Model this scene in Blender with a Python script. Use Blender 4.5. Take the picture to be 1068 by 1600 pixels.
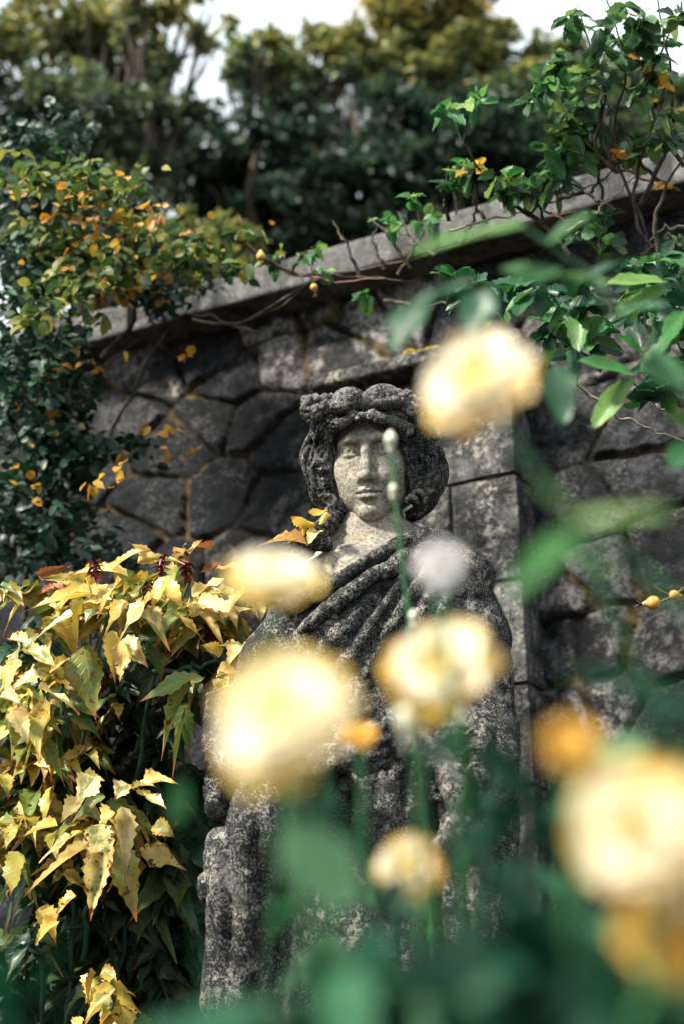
import bpy, math, random
import numpy as np
from mathutils import Vector, Matrix

for o in list(bpy.data.objects):
    bpy.data.objects.remove(o)
SC = bpy.context.scene
COL = SC.collection
rng = np.random.default_rng(7)
random.seed(7)

# ------------------------------------------------------------------ camera, sky, sun, exposure
PITCH, ROLL = math.radians(20.0), math.radians(-0.8)
LENS = 50.0
CAM = np.array([0.0, 0.0, 1.2])
FP = LENS / 36.0 * 1600.0                      # focal length in photo pixels
fwd = np.array([0, math.cos(PITCH), math.sin(PITCH)])
up0 = np.array([0, -math.sin(PITCH), math.cos(PITCH)])
rt0 = np.array([1.0, 0, 0])
rt = rt0 * math.cos(ROLL) + up0 * math.sin(ROLL)
upv = -rt0 * math.sin(ROLL) + up0 * math.cos(ROLL)
cam_d = bpy.data.cameras.new('camera')
cam = bpy.data.objects.new('camera', cam_d)
COL.objects.link(cam)
m = Matrix.Identity(4)
for i in range(3):
    m[i][0] = rt[i]; m[i][1] = upv[i]; m[i][2] = -fwd[i]; m[i][3] = CAM[i]
cam.matrix_world = m
cam_d.lens = LENS
cam_d.sensor_fit = 'VERTICAL'
cam_d.sensor_height = 36.0
cam_d.clip_start = 0.05
cam_d.clip_end = 500
cam_d.dof.use_dof = True
cam_d.dof.focus_distance = 2.62
cam_d.dof.aperture_fstop = 2.6
SC.camera = cam

SUN_AZ, SUN_EL = math.radians(-121.0), math.radians(46.0)   # azimuth from +Y towards +X
sdir = np.array([math.sin(SUN_AZ) * math.cos(SUN_EL), math.cos(SUN_AZ) * math.cos(SUN_EL), math.sin(SUN_EL)])
w = bpy.data.worlds.new('World')
SC.world = w
w.use_nodes = True
nt = w.node_tree
nt.nodes.clear()
out = nt.nodes.new('ShaderNodeOutputWorld')
bg = nt.nodes.new('ShaderNodeBackground')
sky = nt.nodes.new('ShaderNodeTexSky')
sky.sky_type = 'NISHITA'
sky.sun_disc = False
sky.sun_elevation = SUN_EL
sky.sun_rotation = SUN_AZ
mx = nt.nodes.new('ShaderNodeMix'); mx.data_type = 'RGBA'
mx.inputs[0].default_value = 0.72
mx.inputs[7].default_value = (9.4, 10.2, 10.3, 1)            # thin bright cloud veil over the sky
nt.links.new(sky.outputs[0], mx.inputs[6])
nt.links.new(mx.outputs[2], bg.inputs[0])
bg.inputs[1].default_value = 0.072
nt.links.new(bg.outputs[0], out.inputs[0])
sd = bpy.data.lights.new('sun', 'SUN')
sd.energy = 4.5
sd.angle = math.radians(8.0)
sd.color = (1.0, 0.93, 0.80)
so = bpy.data.objects.new('sun', sd)
COL.objects.link(so)
so.rotation_euler = Vector(sdir).to_track_quat('Z', 'Y').to_euler()
so.location = (-4, -4, 8)
SC.view_settings.view_transform = 'Standard'
SC.view_settings.look = 'None'
SC.view_settings.gamma = 1
SC.view_settings.exposure = 1.35
SC.cycles.use_denoising = True
SC.cycles.max_bounces = 6
SC.cycles.transparent_max_bounces = 4
SC.cycles.caustics_reflective = False
SC.cycles.caustics_refractive = False
SC.cycles.sample_clamp_indirect = 6

# ------------------------------------------------------------------ helpers
def ray(px, py):
    return fwd + rt * ((px - 534.0) / FP) + upv * ((800.0 - py) / FP)

def P(px, py, d):
    """world point seen at photo pixel px,py at distance d along the view axis"""
    return CAM + ray(px, py) * d

def PY(px, py, y):
    """world point on the vertical plane y = const"""
    r = ray(px, py)
    return CAM + r * (y / r[1])

def to_px(X, Y, Z):
    dx, dy, dz = X - CAM[0], Y - CAM[1], Z - CAM[2]
    zc = dx * fwd[0] + dy * fwd[1] + dz * fwd[2]
    xc = dx * rt[0] + dy * rt[1] + dz * rt[2]
    yc = dx * upv[0] + dy * upv[1] + dz * upv[2]
    return 534 + FP * xc / zc, 800 - FP * yc / zc

def tag(o, label=None, cat=None, group=None, kind=None):
    if label: o['label'] = label
    if cat: o['category'] = cat
    if group: o['group'] = group
    if kind: o['kind'] = kind
    return o

def empty(name, loc, label, cat, group=None):
    o = bpy.data.objects.new(name, None)
    o.empty_display_size = 0.1
    COL.objects.link(o)
    o.location = Vector([float(v) for v in loc])
    return tag(o, label, cat, group)

def mesh_obj(name, V, F, mat, parent=None, smooth=True, attrs=None):
    V = np.asarray(V, dtype=np.float64)
    if parent is not None:
        V = V - np.array(world_loc(parent))
    me = bpy.data.meshes.new(name)
    F = np.asarray(F)
    nv, nf, k = len(V), len(F), F.shape[1]
    me.vertices.add(nv)
    me.vertices.foreach_set('co', V.astype(np.float32).ravel())
    me.loops.add(nf * k)
    me.loops.foreach_set('vertex_index', F.astype(np.int32).ravel())
    me.polygons.add(nf)
    me.polygons.foreach_set('loop_start', (np.arange(nf) * k).astype(np.int32))
    me.update(calc_edges=True)
    me.polygons.foreach_set('use_smooth', np.full(nf, smooth))
    for an, av in (attrs or {}).items():
        av = np.asarray(av, dtype=np.float32)
        if av.ndim == 1:
            at = me.attributes.new(an, 'FLOAT', 'POINT'); at.data.foreach_set('value', av)
        else:
            at = me.attributes.new(an, 'FLOAT_VECTOR', 'POINT'); at.data.foreach_set('vector', av.ravel())
    me.materials.append(mat)
    o = bpy.data.objects.new(name, me)
    COL.objects.link(o)
    if parent is not None:
        o.parent = parent
    return o

def world_loc(o):
    l = Vector((0, 0, 0))
    while o is not None:
        l += o.location
        o = o.parent
    return l

def hash3(ix, iy, iz, seed):
    h = (ix * 374761393 + iy * 668265263 + iz * 2147483647 + seed * 1274126177) & 0xffffffff
    h = ((h ^ (h >> 13)) * 1274126177) & 0xffffffff
    h = (h ^ (h >> 16)) & 0xffffff
    return h.astype(np.float32) / np.float32(0xffffff)

def vnoise(p, scale, seed=0):
    q = np.asarray(p) * scale + 1000.0
    i = np.floor(q).astype(np.int64)
    f = (q - i).astype(np.float32)
    f = f * f * (3 - 2 * f)
    r = 0
    for dx in (0, 1):
        wx = f[..., 0] if dx else 1 - f[..., 0]
        for dy in (0, 1):
            wy = f[..., 1] if dy else 1 - f[..., 1]
            for dz in (0, 1):
                wz = f[..., 2] if dz else 1 - f[..., 2]
                r = r + wx * wy * wz * hash3(i[..., 0] + dx, i[..., 1] + dy, i[..., 2] + dz, seed)
    return r * 2 - 1

def fbm(p, scale, octv=4, seed=0, gain=0.5):
    a, s, r = 1.0, 0.0, 0
    for k in range(octv):
        r = r + a * vnoise(p, scale * 2 ** k, seed + k * 17)
        s += a; a *= gain
    return r / s

def sstep(a, b, x):
    t = np.clip((x - a) / (b - a), 0, 1)
    return t * t * (3 - 2 * t)

# ---- signed distance modelling, meshed with surface nets
class Field:
    def __init__(s, lo, hi, step):
        s.lo = np.array(lo, float); s.h = step
        n = np.ceil((np.array(hi) - s.lo) / step).astype(int) + 1
        ax = [(s.lo[i] + np.arange(n[i]) * step).astype(np.float32) for i in range(3)]
        s.X, s.Y, s.Z = np.meshgrid(*ax, indexing='ij', sparse=True)
        s.n = n
        s.f = np.full(tuple(n), 10.0, np.float32)

    def sub(s, lo, hi):
        a = np.clip(np.floor((np.array(lo) - s.lo) / s.h).astype(int), 0, s.n)
        b = np.clip(np.ceil((np.array(hi) - s.lo) / s.h).astype(int) + 1, 0, s.n)
        sl = tuple(slice(a[i], b[i]) for i in range(3))
        return sl, s.X[sl[0]], s.Y[:, sl[1]], s.Z[:, :, sl[2]]

    def comb(s, sl, d, k, op):
        g = s.f[sl]
        if g.size == 0: return
        if op == 'u':
            if k > 0:
                h = np.maximum(k - np.abs(g - d), 0) / k
                s.f[sl] = np.minimum(g, d) - h * h * k * 0.25
            else:
                s.f[sl] = np.minimum(g, d)
        else:
            d = -d
            if k > 0:
                h = np.maximum(k - np.abs(g - d), 0) / k
                s.f[sl] = np.maximum(g, d) + h * h * k * 0.25
            else:
                s.f[sl] = np.maximum(g, d)

    def ell(s, c, r, k=0.0, op='u'):
        c = np.asarray(c, float); r = np.broadcast_to(np.asarray(r, float), (3,)).copy()
        pad = k + 3 * s.h + 0.3 * r.max()
        sl, X, Y, Z = s.sub(c - r - pad, c + r + pad)
        k0 = np.sqrt(((X - c[0]) / r[0]) ** 2 + ((Y - c[1]) / r[1]) ** 2 + ((Z - c[2]) / r[2]) ** 2)
        if r.max() - r.min() < 1e-9:
            d = (k0 - 1) * r[0]
        else:
            k1 = np.sqrt(((X - c[0]) / r[0] ** 2) ** 2 + ((Y - c[1]) / r[1] ** 2) ** 2 + ((Z - c[2]) / r[2] ** 2) ** 2)
            d = k0 * (k0 - 1) / np.maximum(k1, 1e-6)
        s.comb(sl, d.astype(np.float32), k, op)

    def cap(s, a, b, ra, rb=None, k=0.0, op='u'):
        a = np.asarray(a, float); b = np.asarray(b, float); rb = ra if rb is None else rb
        R = max(ra, rb); pad = R + k + 3 * s.h + 0.2 * R
        sl, X, Y, Z = s.sub(np.minimum(a, b) - pad, np.maximum(a, b) + pad)
        ba = b - a; L = float(ba @ ba) + 1e-12
        t = np.clip(((X - a[0]) * ba[0] + (Y - a[1]) * ba[1] + (Z - a[2]) * ba[2]) / L, 0, 1)
        d = np.sqrt((X - a[0] - t * ba[0]) ** 2 + (Y - a[1] - t * ba[1]) ** 2 + (Z - a[2] - t * ba[2]) ** 2) - (ra + t * (rb - ra))
        s.comb(sl, d.astype(np.float32), k, op)

    def chain(s, pts, rs, k=0.0, op='u'):
        if np.isscalar(rs): rs = [rs] * len(pts)
        for i in range(len(pts) - 1):
            s.cap(pts[i], pts[i + 1], rs[i], rs[i + 1], k, op)

    def mesh(s):
        f = s.f
        ins = f < 0
        n = np.array(f.shape)
        c = [n[0] - 1, n[1] - 1, n[2] - 1]
        cnt = np.zeros(c, np.int8)
        for dx in (0, 1):
            for dy in (0, 1):
                for dz in (0, 1):
                    cnt += ins[dx:dx + c[0], dy:dy + c[1], dz:dz + c[2]]
        act = (cnt > 0) & (cnt < 8)
        I = np.argwhere(act)
        idx = np.full(c, -1, np.int32)
        idx[act] = np.arange(len(I))
        acc = np.zeros((len(I), 3)); ac = np.zeros(len(I))
        for ax in range(3):
            o1, o2 = [a for a in range(3) if a != ax]
            for u in (0, 1):
                for v in (0, 1):
                    off = np.zeros(3, int); off[o1] = u; off[o2] = v
                    A = I + off
                    B = A.copy(); B[:, ax] += 1
                    fa = f[A[:, 0], A[:, 1], A[:, 2]]; fb = f[B[:, 0], B[:, 1], B[:, 2]]
                    mk = (fa < 0) != (fb < 0)
                    t = fa / np.where(mk, fa - fb, 1)
                    p = A.astype(float); p[:, ax] += t
                    acc[mk] += p[mk]; ac[mk] += 1
        V = s.lo + acc / ac[:, None] * s.h
        Q = []
        for ax in range(3):
            sa = [slice(None)] * 3; sb = [slice(None)] * 3
            sa[ax] = slice(0, -1); sb[ax] = slice(1, None)
            d = ins[tuple(sa)] != ins[tuple(sb)]
            E = np.argwhere(d)
            o1, o2 = (ax + 1) % 3, (ax + 2) % 3
            ok = (E[:, o1] > 0) & (E[:, o2] > 0) & (E[:, o1] < n[o1] - 1) & (E[:, o2] < n[o2] - 1)
            E = E[ok]
            def g(a, b):
                e = E.copy(); e[:, o1] -= a; e[:, o2] -= b
                return idx[e[:, 0], e[:, 1], e[:, 2]]
            q = np.stack([g(1, 1), g(0, 1), g(0, 0), g(1, 0)], 1)
            flip = ~ins[E[:, 0], E[:, 1], E[:, 2]]
            q[flip] = q[flip][:, ::-1]
            Q.append(q)
        return V, np.concatenate(Q)

def vnormals(V, F):
    a = V[F[:, 2]] - V[F[:, 0]]; b = V[F[:, 3]] - V[F[:, 1]]
    nn = np.cross(a, b)
    N = np.zeros_like(V)
    for k in range(F.shape[1]):
        for j in range(3):
            N[:, j] += np.bincount(F[:, k], nn[:, j], len(V))
    return N / (np.linalg.norm(N, axis=1, keepdims=True) + 1e-12)

# ---- tubes
def tube_data(pts, rad, sides=6, seed=0):
    pts = np.asarray(pts, float); n = len(pts)
    rad = np.broadcast_to(np.asarray(rad, float), (n,)) if np.ndim(rad) else np.full(n, rad)
    T = np.gradient(pts, axis=0); T /= np.linalg.norm(T, axis=1, keepdims=True) + 1e-12
    ref = np.array([0.31, 0.22, 0.9]); ref /= np.linalg.norm(ref)
    A = np.cross(T, ref); A /= np.linalg.norm(A, axis=1, keepdims=True) + 1e-9
    B = np.cross(T, A)
    th = np.arange(sides) / sides * 2 * math.pi
    V = pts[:, None] + rad[:, None, None] * (np.cos(th)[None, :, None] * A[:, None] + np.sin(th)[None, :, None] * B[:, None])
    V = V.reshape(-1, 3)
    F = []
    for i in range(n - 1):
        for j in range(sides):
            k = (j + 1) % sides
            F.append((i * sides + j, i * sides + k, (i + 1) * sides + k, (i + 1) * sides + j))
    return V, np.array(F)

def merge(parts):
    Vs, Fs, o = [], [], 0
    for V, F in parts:
        Vs.append(V); Fs.append(F + o); o += len(V)
    return np.concatenate(Vs), np.concatenate(Fs)

def smooth_path(pts, n=24, wob=0.0):
    pts = np.asarray(pts, float)
    t = np.concatenate([[0], np.cumsum(np.linalg.norm(np.diff(pts, axis=0), axis=1))])
    t /= t[-1]
    u = np.linspace(0, 1, n)
    q = np.stack([np.interp(u, t, pts[:, i]) for i in range(3)], 1)
    for _ in range(3):
        q[1:-1] = (q[:-2] + 2 * q[1:-1] + q[2:]) / 4
    if wob:
        ph = rng.random(3) * 9
        for i in range(3):
            q[:, i] += wob * np.sin(u * 17 + ph[i]) * np.sin(u * math.pi) + wob * 0.6 * np.sin(u * 41 + ph[i] * 2) * np.sin(u * math.pi)
    return q

# ---- leaves: many leaves in one mesh, attribute lv = (s, t, random), lw = second random
def leaf_profile(kind, t):
    if kind == 'drip':        # ovate with a long drawn-out tip
        return np.clip(2.55 * np.sqrt(np.clip(t, 0, 1)) * (1 - t) ** 1.4 * (1 + 0.5 * t) + 0.03 * (1 - t), 0, 1)
    if kind == 'rose':
        return np.clip(1.95 * t ** 0.45 * (1 - t) ** 0.6, 0, 1)
    if kind == 'petal':
        return np.clip(1.5 * t ** 0.75 * (1 - t ** 3) ** 0.5, 0, 1)
    if kind == 'blade':
        return np.clip(1.9 * t ** 0.6 * (1 - t) ** 0.7, 0, 1)
    return np.clip(2 * np.sqrt(t * (1 - t)), 0, 1)

def norm(v):
    return v / (np.linalg.norm(v, axis=-1, keepdims=True) + 1e-9)

def leaves(base, dirs, nrm, L, W, droop=0.2, fold=0.3, kind='rose', ns=5, ntt=7, rnd=None, teeth=0.0, curl=0.0, wave=0.0):
    base = np.asarray(base, float); n = len(base)
    D = norm(np.asarray(dirs, float))
    N = np.asarray(nrm, float)
    N = norm(N - (N * D).sum(1, keepdims=True) * D)
    S = np.cross(D, N)
    bc = lambda v: np.broadcast_to(np.asarray(v, float), (n,))[:, None, None]
    L, W, droop, fold, curl, wave = map(bc, (L, W, droop, fold, curl, wave))
    rnd = rng.random(n) if rnd is None else np.asarray(rnd)
    s = np.linspace(-1, 1, ns)[None, None, :]
    t = np.linspace(0, 1, ntt)[None, :, None]
    wp = leaf_profile(kind, t) * np.ones_like(s)
    ph = rng.random(n)[:, None, None] * 6.28
    if teeth:
        z = 1 + teeth * np.where(np.abs(s) > 0.9, np.where((np.arange(ntt) % 2)[None, :, None] == 1, 1.0, -0.6), 0)
        wp = wp * z
    hw = wp * W * 0.5
    a = D[:, None, None, :] * (L * t * np.ones_like(s))[..., None]
    b = S[:, None, None, :] * (hw * s * (1 - 0.15 * fold))[..., None]
    zz = hw * np.abs(s) ** 1.7 * fold - curl * L * (t ** 2) + wave * W * np.sin(t * 9 + ph + s * 2.0) * np.abs(s) ** 1.5 * wp
    zz = zz + 0.05 * W * np.sin(ph * 2 + t * 5) * s
    c = N[:, None, None, :] * zz[..., None]
    V = base[:, None, None, :] + a + b + c
    V[..., 2] -= (droop * L * t ** 1.8 * np.ones_like(s))
    V = V.reshape(n, -1, 3)
    lv = np.stack([np.broadcast_to(s, (n, ntt, ns)), np.broadcast_to(t, (n, ntt, ns)),
                   np.broadcast_to(rnd[:, None, None], (n, ntt, ns))], -1).reshape(-1, 3)
    f = []
    for i in range(ntt - 1):
        for j in range(ns - 1):
            f.append((i * ns + j, i * ns + j + 1, (i + 1) * ns + j + 1, (i + 1) * ns + j))
    f = np.array(f)
    F = (np.arange(n)[:, None, None] * (ns * ntt) + f[None]).reshape(-1, 4)
    return V.reshape(-1, 3), F, lv

def leaf_obj(name, batches, mat, parent=None):
    Vs, Fs, As, o = [], [], [], 0
    for V, F, lv in batches:
        Vs.append(V); Fs.append(F + o); As.append(lv); o += len(V)
    return mesh_obj(name, np.concatenate(Vs), np.concatenate(Fs), mat, parent, True, {'lv': np.concatenate(As)})

# ------------------------------------------------------------------ materials
class NT:
    def __init__(s, name):
        s.m = bpy.data.materials.new(name)
        s.m.use_nodes = True
        s.t = s.m.node_tree
        s.t.nodes.clear()
        s.out = s.n('ShaderNodeOutputMaterial')

    def n(s, typ, **kw):
        nd = s.t.nodes.new(typ)
        for k, v in kw.items(): setattr(nd, k, v)
        return nd

    def set(s, sock, v):
        if isinstance(v, bpy.types.NodeSocket): s.t.links.new(v, sock)
        elif v is not None:
            if isinstance(v, tuple) and len(v) == 3 and sock.type == 'RGBA': v = (*v, 1)
            sock.default_value = v

    def noise(s, scale, detail=6, rough=0.6, vec=None, dist=0.0):
        nd = s.n('ShaderNodeTexNoise')
        nd.inputs['Scale'].default_value = scale
        nd.inputs['Detail'].default_value = detail
        nd.inputs['Roughness'].default_value = rough
        nd.inputs['Distortion'].default_value = dist
        s.set(nd.inputs['Vector'], vec or s.pos())
        return nd.outputs[0]

    def pos(s):
        if not hasattr(s, '_p'):
            s._p = s.n('ShaderNodeTexCoord').outputs['Object']
        return s._p

    def math(s, op, a, b=None, c=None):
        nd = s.n('ShaderNodeMath', operation=op)
        s.set(nd.inputs[0], a)
        if b is not None: s.set(nd.inputs[1], b)
        if c is not None: s.set(nd.inputs[2], c)
        return nd.outputs[0]

    def rng(s, v, a, b, c=0.0, d=1.0):
        nd = s.n('ShaderNodeMapRange', interpolation_type='SMOOTHSTEP')
        s.set(nd.inputs[0], v)
        for i, q in enumerate((a, b, c, d)): nd.inputs[i + 1].default_value = q
        return nd.outputs[0]

    def mix(s, f, a, b, mode='MIX'):
        nd = s.n('ShaderNodeMix', data_type='RGBA', blend_type=mode)
        s.set(nd.inputs[0], f); s.set(nd.inputs[6], a); s.set(nd.inputs[7], b)
        return nd.outputs[2]

    def ramp(s, f, stops):
        nd = s.n('ShaderNodeValToRGB')
        cr = nd.color_ramp
        while len(cr.elements) < len(stops): cr.elements.new(0.5)
        for e, (p, c) in zip(cr.elements, stops):
            e.position = p; e.color = (*c, 1)
        s.set(nd.inputs[0], f)
        return nd.outputs[0]

    def bump(s, h, strength=0.5, dist=0.01, nrm=None):
        nd = s.n('ShaderNodeBump')
        nd.inputs['Strength'].default_value = strength
        nd.inputs['Distance'].default_value = dist
        s.set(nd.inputs['Height'], h)
        if nrm: s.set(nd.inputs['Normal'], nrm)
        return nd.outputs[0]

    def pbr(s, col, rough=0.8, nrm=None, spec=0.5):
        b = s.n('ShaderNodeBsdfPrincipled')
        s.set(b.inputs['Base Color'], col); s.set(b.inputs['Roughness'], rough)
        s.set(b.inputs['Specular IOR Level'], spec)
        if nrm: s.set(b.inputs['Normal'], nrm)
        return b

    def done(s, sh):
        s.set(s.out.inputs[0], sh)
        return s.m

    def attr(s, name):
        return s.n('ShaderNodeAttribute', attribute_name=name)

def carved_stone(name, black, moss=0.12, light=(0.46, 0.425, 0.36), seed=0.0, bumpk=1.0, soft=0.0, mid_c=(0.105, 0.105, 0.10), fleck=0.95):
    t = NT(name)
    mp = t.n('ShaderNodeMapping'); mp.inputs['Location'].default_value = (seed, seed * 2.1, 0)
    t.set(mp.inputs[0], t.pos()); v = mp.outputs[0]
    big = t.noise(7, 6, 0.62, v, 0.4)
    mid = t.noise(34, 8, 0.72, v, 0.3)
    fine = t.noise(150, 5, 0.78, v)
    speck = t.noise(270, 3, 0.7, v)
    base = t.mix(t.rng(mid, 0.35, 0.68), mid_c, light)
    base = t.mix(t.rng(fine, 0.48, 0.58, 0, 0.85 - 0.40 * soft), base, (0.035, 0.035, 0.037))
    cov = t.math('ADD', t.math('MULTIPLY', big, 0.55), t.math('ADD', t.math('MULTIPLY', mid, 0.33), t.math('MULTIPLY', fine, 0.12)))
    bl = t.rng(cov, 0.56 - black * 0.16 - 0.03, 0.56 - black * 0.16 + 0.035, 0, 1)
    base = t.mix(bl, base, t.mix(t.math('MULTIPLY', t.rng(speck, 0.50, 0.60), t.rng(mid, 0.40, 0.56)), (0.008, 0.010, 0.012), (0.20, 0.195, 0.185)))
    wl = t.noise(58, 7, 0.8, v, 0.6)
    base = t.mix(t.math('MULTIPLY', t.math('MULTIPLY', t.rng(wl, 0.50, 0.58, 0, fleck * (1 - soft)), t.rng(t.noise(17, 3, 0.5, v), 0.40, 0.60)), t.rng(speck, 0.40, 0.50)), base, (0.46, 0.43, 0.375))
    ms = t.math('MULTIPLY', t.rng(t.noise(13, 4, 0.6, v), 0.62 - moss, 0.74 - moss * 0.6), t.rng(fine, 0.47, 0.58))
    base = t.mix(t.math('MULTIPLY', ms, 0.8 if moss > 0.05 else 0.2), base, (0.20, 0.125, 0.02))
    hgt = t.math('ADD', t.math('MULTIPLY', mid, 0.9), t.math('ADD', t.math('MULTIPLY', fine, 0.5), t.math('MULTIPLY', speck, 0.25)))
    nr = t.bump(hgt, 0.85 * bumpk, 0.008)
    b = t.pbr(base, t.rng(fine, 0.3, 0.7, 0.62, 0.92), nr, 0.2)
    return t.done(b.outputs[0])

def leaf_mat(name, stops, tip=None, spots=0.0, trans=0.35, rough=0.42, green=None, vein=0.15, back=None, spec=0.5, dirt=0.35, bronze=0.0):
    """stops: colour ramp over the leaf's random number"""
    t = NT(name)
    a = t.attr('lv').outputs['Vector']
    sp = t.n('ShaderNodeSeparateXYZ'); t.set(sp.inputs[0], a)
    s_, t_, r_ = sp.outputs
    col = t.ramp(r_, stops)
    nz = t.noise(45, 4, 0.6)
    if green:   # patches of green left in the blade along the veins
        g = t.math('MULTIPLY', t.rng(t.math('ADD', t.math('MULTIPLY', t.math('ABSOLUTE', s_), -0.32), nz), 0.26, 0.50), t.rng(t.math('FRACT', t.math('MULTIPLY', r_, 7.31)), 0.2, 0.8, 0.0, 0.9))
        col = t.mix(g, col, green)
    sa = t.math('ABSOLUTE', s_)
    vv = t.math('SINE', t.math('MULTIPLY', t.math('SUBTRACT', t_, t.math('MULTIPLY', sa, 0.22)), 48.0))
    mid = t.rng(sa, 0.02, 0.11, 1.0, 0.0)
    veins = t.math('MAXIMUM', t.rng(vv, 0.80, 0.99), mid)
    col = t.mix(t.math('MULTIPLY', veins, vein), col, (0.75, 0.75, 0.45), 'MIX')
    col = t.mix(t.rng(nz, 0.35, 0.7, 0.0, dirt), col, (0.0, 0.0, 0.0), 'MIX')
    if bronze:
        col = t.mix(t.math('MULTIPLY', t.rng(t.noise(22, 5, 0.6), 0.50, 0.66), bronze), col, (0.42, 0.20, 0.035))
    if tip:
        ed = t.math('MAXIMUM', t.rng(t_, 0.74, 0.95), t.math('MULTIPLY', t.rng(sa, 0.86, 1.0), t.rng(nz, 0.45, 0.6)))
        col = t.mix(t.math('MULTIPLY', ed, 0.85), col, tip)
    if spots:
        q = t.rng(t.noise(75, 3, 0.5), 0.69 - spots * 0.1, 0.73 - spots * 0.1)
        q = t.math('MULTIPLY', q, t.rng(t.math('FRACT', t.math('MULTIPLY', r_, 3.7)), 0.45, 0.6))
        col = t.mix(q, col, (0.13, 0.045, 0.012))
    nr = t.bump(t.math('ADD', t.math('MULTIPLY', veins, -1.0), t.math('MULTIPLY', nz, 1.3)), 0.35, 0.0022)
    b = t.pbr(col, rough, nr, spec)
    tr = t.n('ShaderNodeBsdfTranslucent'); t.set(tr.inputs[0], t.mix(0.5, col, t.mix(1.0, col, (1.0, 1.0, 0.5), 'MULTIPLY')))
    ms = t.n('ShaderNodeMixShader'); ms.inputs[0].default_value = trans
    t.set(ms.inputs[1], b.outputs[0]); t.set(ms.inputs[2], tr.outputs[0])
    return t.done(ms.outputs[0])

def plain_mat(name, c1, c2, scale=40, rough=0.7, bump=0.4, dist=0.002, spec=0.4, det=6):
    t = NT(name)
    nz = t.noise(scale, det, 0.65)
    b = t.pbr(t.mix(t.rng(nz, 0.35, 0.65), c1, c2), rough, t.bump(nz, bump, dist), spec)
    return t.done(b.outputs[0])

M = {}
M['bark'] = plain_mat('bark', (0.03, 0.022, 0.016), (0.09, 0.07, 0.05), 60, 0.85, 0.8, 0.004)
M['twig_pale'] = plain_mat('pale_twig', (0.16, 0.13, 0.10), (0.33, 0.28, 0.22), 90, 0.6)
M['twig_red'] = plain_mat('red_twig', (0.12, 0.035, 0.03), (0.22, 0.10, 0.06), 90, 0.5)
M['stem'] = plain_mat('green_stem', (0.03, 0.12, 0.045), (0.06, 0.20, 0.08), 60, 0.4, 0.2)
M['stem_dark'] = plain_mat('dark_green_stem', (0.015, 0.05, 0.03), (0.03, 0.09, 0.05), 60, 0.45, 0.2)
M['hip'] = plain_mat('rose_hip_skin', (0.55, 0.20, 0.05), (0.62, 0.42, 0.10), 60, 0.25, 0.1)
M['bud'] = plain_mat('pale_bud', (0.55, 0.58, 0.40), (0.78, 0.78, 0.62), 120, 0.4, 0.2)
M['tassel'] = plain_mat('dark_red_bract', (0.06, 0.004, 0.012), (0.16, 0.012, 0.03), 120, 0.4, 0.3)
M['soil'] = plain_mat('garden_soil', (0.012, 0.010, 0.008), (0.05, 0.038, 0.026), 18, 0.95, 1.0, 0.02)
# ------------------------------------------------------------------ the statue
DET = 1.0
H0 = P(572, 708, 2.62)
Y0 = H0[1] + 0.075
def S(px, py, dy=0.0):
    return PY(px, py, Y0 + dy)

hyaw, hpit, hrol = math.radians(-9), math.radians(13), math.radians(-1.0)
HR = np.array(Matrix.Rotation(hyaw, 3, 'Z') @ Matrix.Rotation(hpit, 3, 'X') @ Matrix.Rotation(hrol, 3, 'Y'))
HS = 0.001
def head_to_world(V):
    return H0 + (V * HS) @ HR.T

M['st_skin'] = carved_stone('weathered_stone_pale', -0.30, 0.07, (0.44, 0.395, 0.32), 3.1, 0.9, 0.70, (0.24, 0.22, 0.185))
M['st_arm'] = carved_stone('weathered_stone_arm', 0.42, 0.05, (0.30, 0.275, 0.235), 3.9, 1.0)
M['st_hair'] = carved_stone('weathered_stone_black', 0.86, 0.0, (0.24, 0.24, 0.23), 1.7, 0.9, fleck=0.35)
M['st_wreath'] = carved_stone('weathered_stone_dark', 0.50, 0.04, (0.28, 0.27, 0.26), 5.3, 1.2, fleck=0.55)
M['st_cloth'] = carved_stone('weathered_stone_mottled', 0.98, 0.03, (0.26, 0.24, 0.215), 8.9, 1.1, fleck=0.72)

statue = empty('stone_statue', (float(H0[0]), float(Y0), 0.0), 'weathered grey stone statue of a draped figure with a flower wreath', 'statue')

def smul(p, sx):
    return (p[0] * sx, p[1], p[2])

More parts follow.
